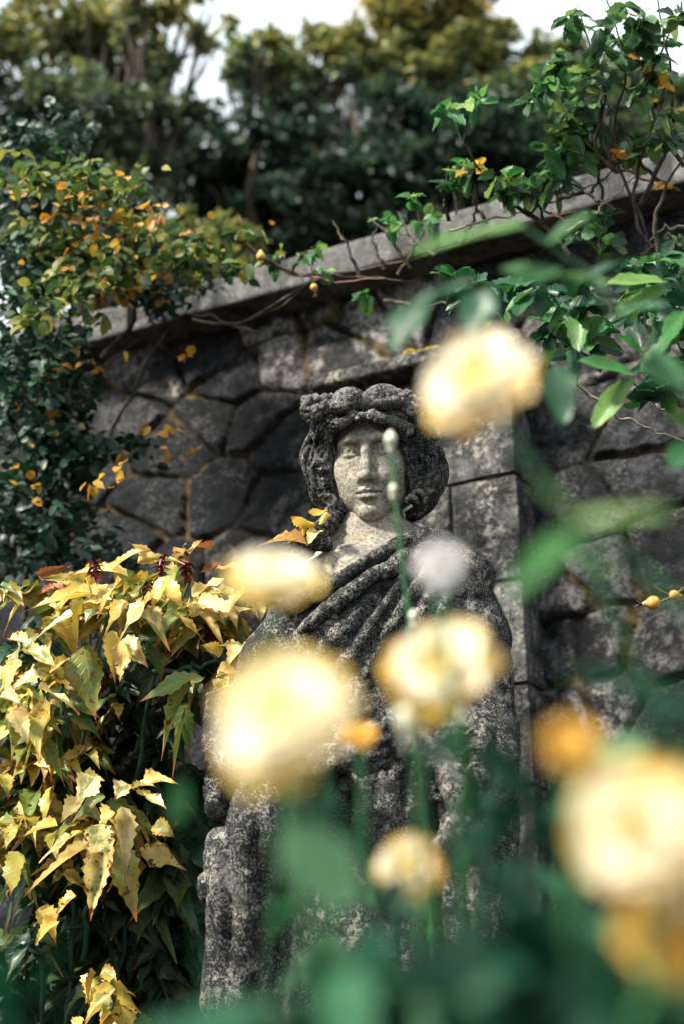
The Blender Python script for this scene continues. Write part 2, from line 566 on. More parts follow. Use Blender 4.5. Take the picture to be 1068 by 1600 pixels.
def build_head():
    g = Field((-95, -50, -185), (95, 185, 135), 1.6 / DET)
    g.ell((0, 80, 32), (70, 91, 86), 0)
    g.ell((0, 46, -32), (57, 58, 80), 22)
    for s in (-1, 1):
        g.chain([(s * 43, 62, -42), (s * 35, 38, -76), (s * 10, 8, -107)], [17, 15, 12], 24)      # jaw
        g.ell((s * 34, 24, -26), (27, 25, 28), 24)                                                # cheek
        g.ell((s * 24, 16, -58), (22, 22, 24), 24)
        g.chain([(s * 10, -7, 20), (s * 27, -9, 25.5), (s * 46, 6, 19)], [6, 6.0, 5], 16)          # brow
    g.ell((0, -2, -107), (17, 14, 14), 18)                                                         # chin
    g.ell((0, 4, -73), (27, 19, 22), 16)                                                           # muzzle
    for s in (-1, 1):
        g.ell((s * 30, -17, 6), (18, 13, 10), 10, 's')                                              # sockets
        g.ell((s * 13, -14, 5), (6, 8, 12), 9, 's')
    g.chain([(0, -6, 24), (0, -14, 2), (0, -23, -26), (0, -27, -43)], [8.0, 6.8, 7.8, 9.4], 9)    # nose
    g.ell((0, -28, -46), (9, 8, 7), 5)
    for s in (-1, 1):
        g.ell((s * 12.0, -17, -47), (7.0, 10, 6.8), 8)
        g.ell((s * 6.5, -24, -57), (3.6, 6, 4.5), 2.5, 's')
        g.ell((s * 20, 0, -50), (13, 14, 16), 14)
    # eyeballs and lids
    for s in (-1, 1):
        cx, cy, cz = s * 30.5, 4.6, 4.0
        g.ell((cx, cy, cz), 14.8, 1.0)
        sl, X, Y, Z = g.sub((cx - 24, -25, -18), (cx + 24, 26, 26))
        d = np.sqrt((X - cx) ** 2 + (Y - cy) ** 2 + (Z - cz) ** 2)
        u = (X - cx) * s / 17.5
        um = np.clip(1 - u * u, 0, 1)
        zu = cz + 1.6 + 7.4 * um ** 0.6 - 0.6 * u; zl = cz - 1.2 - 5.0 * um ** 0.7 - 0.6 * u
        opening = np.maximum(np.maximum((Z - zu), (zl - Z)) * 0.9, (np.abs(X - cx) - 17.5) * 0.6)
        lid = np.maximum(d - 17.4, -opening)
        lid = np.maximum(lid, np.abs(X - cx) - 18.5)
        g.comb(sl, lid.astype(np.float32), 2.0, 'u')
        arc = [(cx + s * a, -11.0 + 0.02 * a * a, cz + 12.0 - 0.024 * a * a) for a in (-14, -7, 0, 7, 15)]
        g.chain(arc, 1.3, 4.0, 's')
        g.ell((cx - 0.5, -11.0, cz + 0.8), (4.8, 4.6, 4.6), 0.6, 's')                                # carved pupil
    # mouth
    up = [(-25, -5, -75.5), (-14, -15, -72), (-5, -19.5, -69.2), (0, -19, -70.5), (5, -19.5, -69.2), (14, -15, -72), (25, -5, -75.5)]
    g.chain(up, [2.4, 4.0, 4.8, 4.4, 4.8, 4.0, 2.4], 4)
    lo = [(-20, -8, -79.5), (-9, -16.5, -82.5), (0, -18, -83), (9, -16.5, -82.5), (20, -8, -79.5)]
    g.chain(lo, [3, 5.2, 5.8, 5.2, 3], 4)
    ml = [(-24, -10.5, -75.5), (-14, -18.8, -76), (-5, -23.6, -74.9), (0, -24, -76), (5, -23.6, -74.9), (14, -18.8, -76), (24, -10.5, -75.5)]
    g.chain(ml, [1.0, 1.5, 1.3, 1.3, 1.3, 1.5, 1.0], 2.0, 's')
    g.cap((0, -23, -60), (0, -22, -66), 2.3, 2.3, 5, 's')                                          # philtrum
    g.cap((-9, -18.5, -93.5), (9, -18.5, -93.5), 3.2, 3.2, 9, 's')
    for s in (-1, 1):
        g.ell((s * 64, 62, -22), (9, 15, 22), 4)                                                   # ears, half under the hair
    g.chain([(1, 64, -70), (2, 80, -130), (4, 96, -190)], [46, 48, 56], 14)
    V, F = g.mesh()
    N = vnormals(V, F)
    # aged, slightly uneven surface
    V = V + N * (0.6 * fbm(V, 0.05, 3, 3) + 0.35 * fbm(V, 0.30, 3, 5))[:, None]
    return head_to_world(V), F

def lock(g, pts, rs, k=3.0, curl=0.0, n=14, ph=0.0, op='u'):
    q = smooth_path(pts, n)
    u = np.linspace(0, 1, n)
    r = np.interp(u, np.linspace(0, 1, len(rs)), rs)
    if curl:
        q[:, 0] += curl * np.sin(u * 15 + ph); q[:, 2] += curl * 0.7 * np.cos(u * 15 + ph); q[:, 1] += curl * 0.5 * np.sin(u * 11 + ph)
    g.chain(q, list(r * 0.72), 1.5, op)
    T = norm(np.gradient(q, axis=0))
    A = norm(np.cross(T, (0.2, 1, 0.1))); B = np.cross(T, A)
    ns = 5
    for j in range(ns):          # separate strands twisting round the lock
        a = j / ns * 6.283 + ph + u * 4.2
        qs = q + (A * np.cos(a)[:, None] + B * np.sin(a)[:, None]) * (r * 0.70)[:, None]
        g.chain(qs, list(np.maximum(r * 0.40, 2.6)), 0.5, op)

def build_hair():
    r = np.random.default_rng(11)
    g = Field((-160, -60, -160), (170, 200, 135), 2.1 / DET)
    g.ell((2, 122, 8), (80, 70, 92), 0)
    g.ell((6, 122, -48), (74, 58, 54), 12)
    L = [
        ([(-4, -14, 72), (-30, -18, 66), (-56, -6, 50), (-72, 12, 24), (-80, 22, -8), (-76, 26, -42), (-66, 34, -78)], [8, 10, 10, 9, 9, 10, 7]),
        ([(-30, -12, 82), (-66, -4, 66), (-88, 14, 36), (-98, 24, 2), (-94, 28, -36), (-80, 38, -80), (-58, 50, -104)], [10, 13, 13, 13, 13, 12, 8]),
        ([(-50, 0, 90), (-90, 12, 60), (-108, 28, 22), (-112, 34, -18), (-102, 40, -60), (-82, 50, -96)], [12, 13, 13, 13, 13, 9]),
        ([(-60, 30, 92), (-98, 44, 50), (-108, 56, 0), (-102, 60, -50), (-78, 66, -104)], [14, 15, 16, 15, 10]),
        ([(-72, 18, 10), (-70, 26, -20), (-82, 24, -50), (-72, 36, -76)], [8, 9, 9, 7]),
    ]
    R = [
        ([(4, -14, 72), (32, -18, 66), (58, -8, 50), (76, 10, 26), (84, 22, -4), (94, 22, -34), (98, 26, -62), (82, 36, -92)], [8, 10, 11, 11, 10, 12, 12, 8]),
        ([(30, -12, 82), (70, -4, 68), (94, 12, 44), (104, 22, 14), (106, 26, -14), (120, 24, -44), (112, 30, -80), (84, 42, -106)], [10, 14, 14, 14, 14, 15, 14, 9]),
        ([(56, 0, 92), (96, 12, 66), (116, 26, 34), (118, 34, 2), (130, 34, -30), (134, 34, -58), (114, 42, -92), (78, 54, -116)], [12, 14, 15, 15, 15, 14, 14, 9]),
        ([(60, 30, 92), (104, 44, 56), (118, 56, 6), (122, 58, -44), (104, 62, -90), (68, 70, -112)], [14, 16, 18, 18, 18, 12]),
        ([(78, 16, 14), (86, 26, -22), (76, 30, -52), (86, 32, -78)], [8, 10, 10, 8]),
    ]
    L = [([(x * 1.03 if x < -60 else x, y, z) for x, y, z in p], rs) for p, rs in L]
    R = [([(x * 0.97 if x > 60 else x, y, z) for x, y, z in p], rs) for p, rs in R]
    for i, (p, rs) in enumerate(L + R):
        lock(g, p, rs, 3.0, 4.0 if i < len(L) else 5.5, 26, i * 1.7)
    for i in range(26):           # short hooked curls lying on the locks
        s = -1 if i % 5 < 4 else 1
        z = r.uniform(-104, 70)
        wx = (98 if s < 0 else 106) + (0 if s < 0 else 14 * math.exp(-((z + 50) / 35) ** 2)) - max(0, -z - 60) * 0.7
        x = s * wx * r.uniform(0.80, 1.02); y = 12 + 0.25 * abs(abs(x) - 85) + r.uniform(-4, 4)
        a = r.uniform(0, 6.28); rr = r.uniform(10, 17); tw = r.choice((-1, 1))
        if s > 0: rr *= 1.35
        pts = [(x + rr * math.cos(a + tw * q * 0.5) * (1 - q * 0.10), y - 0.8 * q, z + rr * math.sin(a + tw * q * 0.5) * (1 - q * 0.10)) for q in range(7)]
        g.chain(pts, [3.0, 4.6, 5.2, 5.0, 4.4, 3.6, 2.6], 3.0)
    # drilled hollows between the locks
    for i in range(30):
        s = -1 if i % 4 else 1
        z = r.uniform(-90, 60)
        x = s * r.uniform(74, 112 if s < 0 else 124); y = r.uniform(-2, 14)
        g.ell((x, y, z), (r.uniform(3, 6), 9, r.uniform(5, 9)), 2.5, 's')
    V, F = g.mesh()
    N = vnormals(V, F)
    q = V * np.array([1, 1, 0.30])
    q = q + 9 * np.stack([fbm(V, 0.03, 2, 21), fbm(V, 0.03, 2, 22), fbm(V, 0.03, 2, 23)], 1)
    rid = 1 - np.abs(vnoise(q, 0.15, 31)) * 2
    V = V + N * (0.5 * rid + 0.6 * fbm(V, 0.16, 4, 41))[:, None]
    return head_to_world(V), F

def build_wreath():
    r = np.random.default_rng(5)
    g = Field((-128, -60, 18), (135, 120, 138), 1.9 / DET)
    # ring of foliage behind the front blooms
    g.chain([(-92, 30, 84), (-60, -2, 90), (0, -16, 92), (60, -4, 90), (98, 26, 80)], [20, 21, 18, 21, 20], 6)
    g.chain([(98, 26, 80), (92, 90, 78), (0, 130, 84), (-88, 92, 80), (-92, 30, 84)], [20, 18, 16, 18, 20], 6)
    # grape cluster, viewer's left
    for i in range(46):
        v = norm(r.normal(size=3)); v[1] = -abs(v[1])
        c = np.array((-84, -4, 92)) + v * np.array((28, 24, 27)) * r.uniform(0.85, 1.05)
        g.ell(c, r.uniform(6.0, 8.6), 0.8)
    for i in range(9):
        v = norm(r.normal(size=3)); v[1] = -abs(v[1])
        g.ell(np.array((-58, -10, 100)) + v * np.array((16, 14, 14)), r.uniform(4.5, 7), 0.8)
    # two big smooth leaves folded back over the crown
    for cx, sx, rx in ((-23, -1, 31), (37, 1, 36)):
        g.ell((cx, -16, 98), (rx, 30, 25), 1.0)
        g.ell((cx + sx * 8, -26, 86), (rx * 0.85, 20, 14), 3)
        for q in range(5):
            xx = cx - rx * 0.7 + q * rx * 0.35
            g.chain([(xx - sx * 5, -46, 84), (xx, -38, 108), (xx + sx * 6, -10, 124)], 1.0, 2.6, 's')
    g.chain([(7, -48, 66), (7, -42, 96), (8, -16, 124)], [2.4, 3.0, 3.4], 2.5, 's')
    # lower leaf rims curling over the hairline
    rim = [(-68, -2, 48), (-52, -14, 58), (-34, -25, 56), (-16, -32, 68), (-2, -30, 66)]
    g.chain(rim, [9, 9.5, 9, 8, 5], 2)
    g.chain([(-80, 6, 44), (-70, 0, 52), (-58, -8, 58)], [9, 10, 8], 2)
    rim2 = [(4, -29, 67), (20, -31, 66), (38, -27, 56), (56, -16, 50), (74, -4, 44), (92, 10, 36)]
    g.chain(rim2, [5, 9, 10, 10, 10, 8], 2)
    for i in range(26):
        u = r.random()
        base = rim if i % 2 else rim2
        q = smooth_path(base, 20)[int(u * 19)]
        g.ell(q + r.normal(size=3) * (4, 2, 4) + (0, -5, -3), r.uniform(3.2, 6.2), 1.2)
    for i in range(24):
        u = r.random(); base = rim if i % 2 else rim2
        q = smooth_path(base, 20)[int(u * 19)]
        g.ell(q + r.normal(size=3) * (5, 2, 5) + (0, -9, 1), r.uniform(1.8, 3.4), 1.0, 's')
    # rosettes and berries, viewer's right
    for cc, pr in (((68, -22, 94), 16), ((90, -8, 72), 14), ((98, 6, 48), 12), ((82, -4, 100), 12), ((46, -24, 84), 9)):
        cc = np.array(cc, float)
        for q in range(6):
            a = q / 6 * 6.28 + pr
            g.ell(cc + (pr * 0.62 * math.cos(a), -3, pr * 0.62 * math.sin(a)), (pr * 0.40, 5.5, pr * 0.40), 1.0)
        g.ell(cc + (0, -7, 0), pr * 0.30, 0.5)
        g.ell(cc + (0, 5, 0), pr * 0.8, 3)
    for i in range(30):
        c = np.array((92, 8, 72)) + np.clip(r.normal(size=3), -1.3, 1.3) * (11, 7, 22)
        g.ell(c, r.uniform(4, 7), 1.5)
    V, F = g.mesh()
    N = vnormals(V, F)
    V = V + N * (1.3 * fbm(V, 0.14, 4, 61) + 0.7 * fbm(V, 0.4, 2, 64))[:, None]
    return head_to_world(V), F

def shoulders(g, grow=0.0):
    k = 0.05
    g.cap(S(494, 926, 0.0), S(704, 906, 0.0), 0.060 + grow, 0.064 + grow, 0)
    g.chain([S(580, 800, 0.0), S(583, 868, 0.01)], [0.046, 0.062], 0.05)
    g.cap(S(540, 868, 0.03), S(640, 862, 0.03), 0.05, 0.05, 0.05)
    g.ell(S(598, 985, 0.0), (0.150 + grow, 0.105 + grow, 0.16), k)
    for s, px in ((-1, 545), (1, 650)):
        g.ell(S(px, 985, -0.055), (0.07, 0.065, 0.075), 0.05)
    g.ell(S(592, 1150, 0.02), (0.150 + grow, 0.115 + grow, 0.22), k)

def build_skin_body():
    g = Field(S(380, 1010, -0.33) - (0, 0, .02), S(850, 800, 0.2) + (0, 0, 0.02), 0.0040 / DET)
    shoulders(g)
    g.ell(S(566, 872, -0.05), (0.05, 0.02, 0.012), 0.03)
    g.cap(S(500, 890, -0.045), S(560, 884, -0.085), 0.010, 0.012, 0.03)      # collar bone
    g.ell(S(588, 884, -0.11), (0.014, 0.02, 0.016), 0.03, 's')
    V, F = g.mesh()
    N = vnormals(V, F)
    V = V + N * (0.0012 * fbm(V, 60, 3, 3) + 0.0006 * fbm(V, 250, 2, 5))[:, None]
    return V, F

def hand_chains(g, wrist, palm, side, dirn, curlv, sc=1.0, k=0.004):
    """palm and five bent fingers; side = direction across the knuckles, dirn = finger direction, curlv = where they curl"""
    side, dirn, curlv = norm(np.array(side, float)), norm(np.array(dirn, float)), norm(np.array(curlv, float))
    g.cap(wrist, palm, 0.024 * sc, 0.026 * sc, 0.01)
    for i, (o, ln, rr) in enumerate(((-0.030, 0.036, 0.0088), (-0.011, 0.041, 0.0094), (0.009, 0.039, 0.009), (0.028, 0.031, 0.008))):
        b = palm + side * o * sc + dirn * 0.018 * sc
        a1 = b + dirn * ln * sc + curlv * 0.012 * sc
        a2 = a1 + (dirn * 0.5 + curlv * 0.85) * ln * 0.65 * sc
        a3 = a2 + (-dirn * 0.25 + curlv) * ln * 0.5 * sc
        g.chain([b, a1, a2, a3], [rr * 1.15 * sc, rr * sc, rr * 0.92 * sc, rr * 0.8 * sc], k)
    tb = palm - side * 0.030 * sc - dirn * 0.012 * sc
    t1 = tb - side * 0.022 * sc + dirn * 0.022 * sc + curlv * 0.012 * sc
    t2 = t1 + dirn * 0.026 * sc + curlv * 0.014 * sc
    g.chain([tb, t1, t2], [0.012 * sc, 0.0105 * sc, 0.009 * sc], k)

def build_hands():
    g = Field(S(300, 1400, -0.36), S(820, 1010, 0.0), 0.0042 / DET)
    # viewer's left forearm, hand spread under the flowers
    g.cap(S(372, 1180, -0.10), S(505, 1190, -0.22), 0.040, 0.026, 0.02)
    hand_chains(g, S(505, 1190, -0.22), S(545, 1182, -0.24), (0, 0.2, -1), (1, -0.1, 0.15), (0.1, 0.5, 0.5))
    # viewer's right forearm, hand closing on the garland
    g.cap(S(757, 1195, -0.08), S(735, 1262, -0.20), 0.044, 0.027, 0.02)
    hand_chains(g, S(735, 1265, -0.20), S(712, 1290, -0.23), (0.6, 0, 0.8), (-0.8, -0.1, -0.6), (0.0, 0.6, -0.6))
    V, F = g.mesh()
    return V, F

def build_cloth():
    g = Field(S(270, 1980, -0.35), S(870, 815, 0.24), 0.0045 / DET)
    shoulders(g, 0.004)
    # hips and skirt
    g.ell(S(590, 1330, 0.02), (0.185, 0.14, 0.24), 0.06)
    g.chain([S(585, 1360, 0.03), S(580, 1800, 0.03), S(580, 1990, 0.03)], [0.165, 0.185, 0.2], 0.06)
    # loose sleeves
    g.chain([S(488, 938, 0.0), S(437, 1040, -0.01), S(374, 1165, -0.03)], [0.058, 0.058, 0.055], 0.03)
    g.chain([S(706, 925, 0.0), S(734, 1010, -0.01), S(750, 1150, -0.02), S(752, 1215, -0.04)], [0.064, 0.062, 0.056, 0.054], 0.03)
    g.chain([S(385, 1165, -0.04), S(470, 1200, -0.16)], [0.062, 0.045], 0.03)
    g.chain([S(752, 1180, -0.05), S(738, 1235, -0.15)], [0.060, 0.045], 0.03)
    # pointed corner of the sleeve hanging from the elbow
    g.chain([S(348, 1120, -0.01), S(326, 1190, -0.02), S(336, 1248, -0.03), S(348, 1262, -0.03)], [0.045, 0.042, 0.022, 0.010], 0.02)
    # cloth over the lap falling left, and a swag end
    g.chain([S(470, 1210, -0.12), S(420, 1280, -0.10), S(385, 1400, -0.06), S(370, 1560, -0.03)], [0.05, 0.055, 0.05, 0.05], 0.04)
    g.chain([S(352, 1325, -0.07), S(345, 1385, -0.07), S(362, 1420, -0.06)], [0.026, 0.030, 0.02], 0.02)
    # fluted end of the mantle hanging below the right hand
    for i, px in enumerate((708, 727, 745, 760)):
        g.chain([S(728 + (px - 728) * 0.5, 1310, -0.215), S(px, 1370, -0.21 + 0.01 * (i % 2)), S(px + 3, 1462, -0.205 + 0.01 * (i % 2))], [0.012, 0.013, 0.0135], 0.004)
    g.chain([S(768, 1260, -0.02), S(760, 1500, 0.0), S(760, 1900, 0.0)], [0.045, 0.05, 0.06], 0.04)
    # rolled edge of the mantle across the breast, second roll below
    edge = [S(452, 948, -0.085), S(500, 922, -0.122), S(540, 896, -0.128), S(582, 870, -0.108), S(621, 848, -0.078), S(655, 836, -0.05), S(684, 838, -0.035), S(706, 850, -0.02)]
    g.chain(smooth_path(edge, 24), list(np.linspace(0.007, 0.010, 24)), 0.004)
    e2 = [S(470, 985, -0.10), S(530, 935, -0.14), S(590, 895, -0.128), S(640, 868, -0.092), S(690, 858, -0.058), S(722, 872, -0.03)]
    g.chain(smooth_path(e2, 20), list(np.linspace(0.004, 0.007, 20)), 0.012)
    V, F = g.mesh()
    N = vnormals(V, F)
    px, py = to_px(V[:, 0], V[:, 1], V[:, 2])
    wx = px + 14 * fbm(V, 6, 2, 71); wy = py + 14 * fbm(V, 6, 2, 73)
    th = np.degrees(np.arctan2(wy - 690, 770 - wx))
    per = 5.4
    amp = 0.55 + 0.45 * vnoise(np.stack([th / per, th * 0, th * 0], 1), 0.7, 81)
    def ridge(ph):
        return 2 * np.abs(np.sin(ph)) ** 0.85 - 1
    f1 = ridge(th * math.pi / per + 0.5 * fbm(V, 9, 2, 83)) * amp
    m1 = sstep(735, 670, px) * sstep(1120, 1020, py) * sstep(835, 870, py)
    f2 = ridge(wx / 21.0 * 1.5 + wy * 0.004) * (0.5 + 0.5 * vnoise(V, 5, 91))
    m2 = sstep(1060, 1180, py)
    th3 = np.degrees(np.arctan2(wy - 780, wx - 560))
    f3 = ridge(th3 * math.pi / 11.0)
    m3 = sstep(690, 740, px) * sstep(1160, 1060, py) * sstep(850, 900, py)
    disp = 0.0085 * f1 * m1 + 0.0100 * f2 * m2 + 0.0050 * f3 * m3
    back = V[:, 1] > Y0 + 0.06
    ny = np.interp(px, [380, 440, 500, 555, 582, 621, 655, 690, 722, 760, 800], [960, 944, 916, 880, 862, 840, 828, 822, 790, 780, 780])
    inc = sstep(-7, 2, py - ny)
    inc = np.where(back, 1.0, inc)
    inc = np.where((px < 520) & (V[:, 1] > Y0 - 0.02) & (py < 940), sstep(912, 938, py), inc)
    rough = 0.0018 * fbm(V, 45, 4, 95) + 0.0010 * fbm(V, 160, 3, 97) - 0.002 * sstep(0.25, 0.5, vnoise(V, 70, 99))
    V = V + N * ((disp + 0.006 + rough) * inc - 0.02 * (1 - inc))[:, None]
    return V, F

def build_braid():
    g = Field(S(435, 890, -0.22), S(560, 775, 0.1), 0.0022 / DET)
    pts = smooth_path([S(522, 800, 0.0), S(512, 822, -0.04), S(488, 838, -0.065), S(470, 850, -0.07), S(458, 866, -0.07)], 26)
    r = np.random.default_rng(3)
    T = np.gradient(pts, axis=0); T = norm(T)
    A = norm(np.cross(T, (0, 0, 1))); B = np.cross(T, A)
    for s in range(3):
        ph = s * 2.09
        q = [pts[i] + 0.011 * (A[i] * math.cos(ph + i * 0.62) + B[i] * math.sin(ph + i * 0.62)) for i in range(26)]
        g.chain(q, [0.009] * 26, 0.001)
    for i in range(26):
        c = pts[r.integers(6, 26)] + r.normal(size=3) * 0.010
        g.ell(c, r.uniform(0.004, 0.008), 0.001)
    g.cap(pts[-4], S(510, 852, -0.06), 0.009, 0.012, 0.004)
    V, F = g.mesh()
    N = vnormals(V, F)
    V = V + N * (0.0016 * fbm(V, 120, 3, 41))[:, None]
    return V, F

def build_garland():
    g = Field(S(400, 1440, -0.34), S(790, 1060, -0.05), 0.0035 / DET)
    r = np.random.default_rng(9)
    path = smooth_path([S(440, 1190, -0.17), S(530, 1180, -0.22), S(620, 1150, -0.20), S(690, 1180, -0.21), S(722, 1262, -0.24), S(738, 1330, -0.22)], 18)
    g.chain(path, 0.022, 0.01)
    spots = [S(678, 1098, -0.15), S(618, 1128, -0.17), S(646, 1165, -0.20), S(700, 1205, -0.23), S(715, 1240, -0.24), S(742, 1288, -0.24), S(720, 1325, -0.22), S(595, 1180, -0.20), S(680, 1235, -0.20), S(660, 1200, -0.2),
             S(545, 1165, -0.22), S(500, 1180, -0.20), S(455, 1215, -0.17), S(430, 1260, -0.15), S(700, 1150, -0.18), S(738, 1258, -0.23)]
    for c in spots:
        pr = r.uniform(0.018, 0.028)
        ax = r.normal(size=3) * 0.3 + (0, -1, 0.2); ax = norm(ax)
        u = norm(np.cross(ax, (0, 0, 1))); v = np.cross(ax, u)
        for q in range(6):
            a = q / 6 * 6.28
            d = (u * math.cos(a) + v * math.sin(a)) * pr * 0.62
            g.ell(c + d, (pr * 0.42, pr * 0.34, pr * 0.42), 0.002)
        g.ell(c + ax * pr * 0.3, pr * 0.28, 0.001)
        g.ell(c - ax * pr * 0.3, pr * 0.6, 0.004)
    for i in range(50):
        c = path[r.integers(0, 18)] + r.normal(size=3) * 0.018
        g.ell(c, r.uniform(0.006, 0.011), 0.002)
    V, F = g.mesh()
    N = vnormals(V, F)
    V = V + N * (0.0016 * fbm(V, 90, 3, 41))[:, None]
    return V, F

_parts = [build_head(), build_skin_body(), build_hands()]
body = mesh_obj('body', *merge(_parts), M['st_skin'], statue)
body.data.materials.append(M['st_arm'])          # forearms and hands are more heavily lichened than the face
_nf = len(_parts[0][1]) + len(_parts[1][1])
_mi = np.zeros(len(body.data.polygons), np.int32); _mi[_nf:] = 1
body.data.polygons.foreach_set('material_index', _mi)
mesh_obj('hair', *merge([build_hair(), build_braid()]), M['st_hair'], statue)
mesh_obj('flower_wreath', *build_wreath(), M['st_wreath'], statue)
mesh_obj('robe', *build_cloth(), M['st_cloth'], statue)
mesh_obj('flower_garland', *build_garland(), M['st_wreath'], statue)

# pedestal it stands on: moulded block with cap and plinth
def box_data(lo, hi, bev=0.01, sub=10, amp=0.002, seed=0):
    lo, hi = np.array(lo, float), np.array(hi, float)
    c, h = (lo + hi) / 2, (hi - lo) / 2
    g = np.linspace(-1, 1, sub + 1)
    parts = []
    for ax in range(3):
        for sg in (-1, 1):
            U, W_ = np.meshgrid(g, g, indexing='ij')
            p = np.zeros((sub + 1, sub + 1, 3))
            p[..., ax] = sg; p[..., (ax + 1) % 3] = U * sg; p[..., (ax + 2) % 3] = W_
            V = p.reshape(-1, 3) * h
            inner = np.sign(V) * np.minimum(np.abs(V), h - bev)
            d = V - inner
            dl = np.linalg.norm(d, axis=1, keepdims=True)
            V = np.where(dl > 1e-9, inner + d / np.maximum(dl, 1e-9) * np.minimum(dl, bev), V)
            V = V + c
            V = V + norm(V - c) * (amp * fbm(V, 14, 4, seed))[:, None]
            i = np.arange((sub + 1) ** 2).reshape(sub + 1, sub + 1)
            F = np.stack([i[:-1, :-1], i[1:, :-1], i[1:, 1:], i[:-1, 1:]], -1).reshape(-1, 4)
            parts.append((V, F))
    return merge(parts)
zb = float(S(580, 1985, 0.0)[2])
cx, cy = float(S(580, 1900, 0)[0]), Y0 + 0.03
ped = empty('stone_pedestal', (cx, cy, 0), 'stone pedestal under the draped statue', 'pedestal')
M['st_ped'] = carved_stone('weathered_stone_block', 0.2, 0.1, seed=13.0)
mesh_obj('cap', *box_data((cx - .27, cy - .25, zb - .07), (cx + .27, cy + .25, zb + .005), 0.015), M['st_ped'], ped)
mesh_obj('shaft', *box_data((cx - .22, cy - .20, 0.14), (cx + .22, cy + .20, zb - .071), 0.01), M['st_ped'], ped)
mesh_obj('plinth', *box_data((cx - .28, cy - .26, -0.05), (cx + .28, cy + .26, 0.139), 0.02), M['st_ped'], ped)
# ------------------------------------------------------------------ ground, wall, pier
PHI = math.radians(27)
WA = np.array([math.cos(PHI), -math.sin(PHI), 0.0])
WN = np.array([-math.sin(PHI), -math.cos(PHI), 0.0])
PW = P(815, 900, 3.55)
def wall_xyz(a, n, b):
    a, n, b = np.broadcast_arrays(np.asarray(a, float), n, b)
    q = np.zeros(a.shape + (3,))
    q[..., 0] = PW[0] + WA[0] * a + WN[0] * n
    q[..., 1] = PW[1] + WA[1] * a + WN[1] * n
    q[..., 2] = b
    return q
def on_wall(px, py, n=0.0):
    r = ray(px, py)
    o = PW + WN * n
    t = ((o - CAM) @ WN) / (r @ WN)
    return CAM + r * t
def wall_ab(px, py, n=0.0):
    p = on_wall(px, py, n)
    return (p - PW) @ WA, p[2]

# ground sheet reaching the horizon, gently uneven near the wall
def ground():
    ax = np.concatenate([[-300, -120, -50, -25], np.linspace(-12, 12, 90), [25, 50, 120, 300]])
    ay = np.concatenate([[-300, -100, -30, -10], np.linspace(-4, 14, 80), [25, 50, 120, 300]])
    X, Y = np.meshgrid(ax, ay, indexing='ij')
    p = np.stack([X, Y, X * 0], -1)
    Z = 0.05 * fbm(p, 0.6, 3, 5) + 0.03 * fbm(p, 3.0, 3, 8)
    V = np.stack([X, Y, Z], -1).reshape(-1, 3)
    i = np.arange(X.size).reshape(X.shape)
    F = np.stack([i[:-1, :-1], i[1:, :-1], i[1:, 1:], i[:-1, 1:]], -1).reshape(-1, 4)
    return V, F
tag(mesh_obj('ground', *ground(), M['soil']), 'dark soil of the garden bed', 'ground', kind='structure')

def wall_material():
    t = NT('rubble_stone')
    st = t.attr('stone').outputs['Fac']; jt = t.attr('joint').outputs['Fac']
    n1 = t.noise(5, 6, 0.6); n2 = t.noise(26, 7, 0.7); n3 = t.noise(120, 5, 0.75)
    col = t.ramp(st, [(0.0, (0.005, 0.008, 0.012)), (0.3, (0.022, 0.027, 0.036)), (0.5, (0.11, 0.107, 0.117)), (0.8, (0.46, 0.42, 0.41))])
    col = t.mix(t.rng(n2, 0.42, 0.58), t.mix(0.9, col, (0.005, 0.008, 0.013)), col)
    col = t.mix(t.rng(n1, 0.51, 0.58, 0.0, 0.9), col, (0.006, 0.009, 0.013))
    col = t.mix(t.math('MULTIPLY', t.rng(n3, 0.48, 0.58, 0, 0.75), t.rng(t.noise(11, 6, 0.7, None, 0.5), 0.42, 0.60)), col, t.mix(0.6, t.mix(0.5, col, (0.30, 0.285, 0.28)), (0.22, 0.21, 0.21)))
    col = t.mix(t.rng(t.noise(70, 5, 0.75), 0.50, 0.60, 0, 0.75), col, (0.010, 0.012, 0.015))
    col = t.mix(t.rng(t.noise(9, 5, 0.7), 0.60, 0.68, 0.0, 0.7), col, (0.030, 0.026, 0.022))
    mort = t.mix(t.rng(n2, 0.42, 0.6), (0.035, 0.028, 0.018), (0.20, 0.14, 0.055))
    mort = t.mix(t.rng(n1, 0.46, 0.54), mort, (0.012, 0.011, 0.010))
    col = t.mix(jt, col, mort)
    col = t.mix(t.rng(t.noise(3.2, 5, 0.65, None, 0.6), 0.54, 0.62, 0.0, 0.85), col, (0.010, 0.012, 0.014))
    h = t.math('ADD', t.math('MULTIPLY', n2, 1.0), t.math('MULTIPLY', n3, 0.8))
    b = t.pbr(col, t.rng(n2, 0.3, 0.7, 0.45, 0.85), t.bump(h, 1.0, 0.022), 0.18)
    return t.done(b.outputs[0])
M['rubble'] = wall_material()
M['dressed'] = carved_stone('dressed_granite', 0.62, 0.0, (0.20, 0.20, 0.21), 21.0, 1.2)
M['coping'] = carved_stone('coping_stone', 0.12, 0.02, (0.15, 0.145, 0.15), 25.0, 0.9, 0.6)
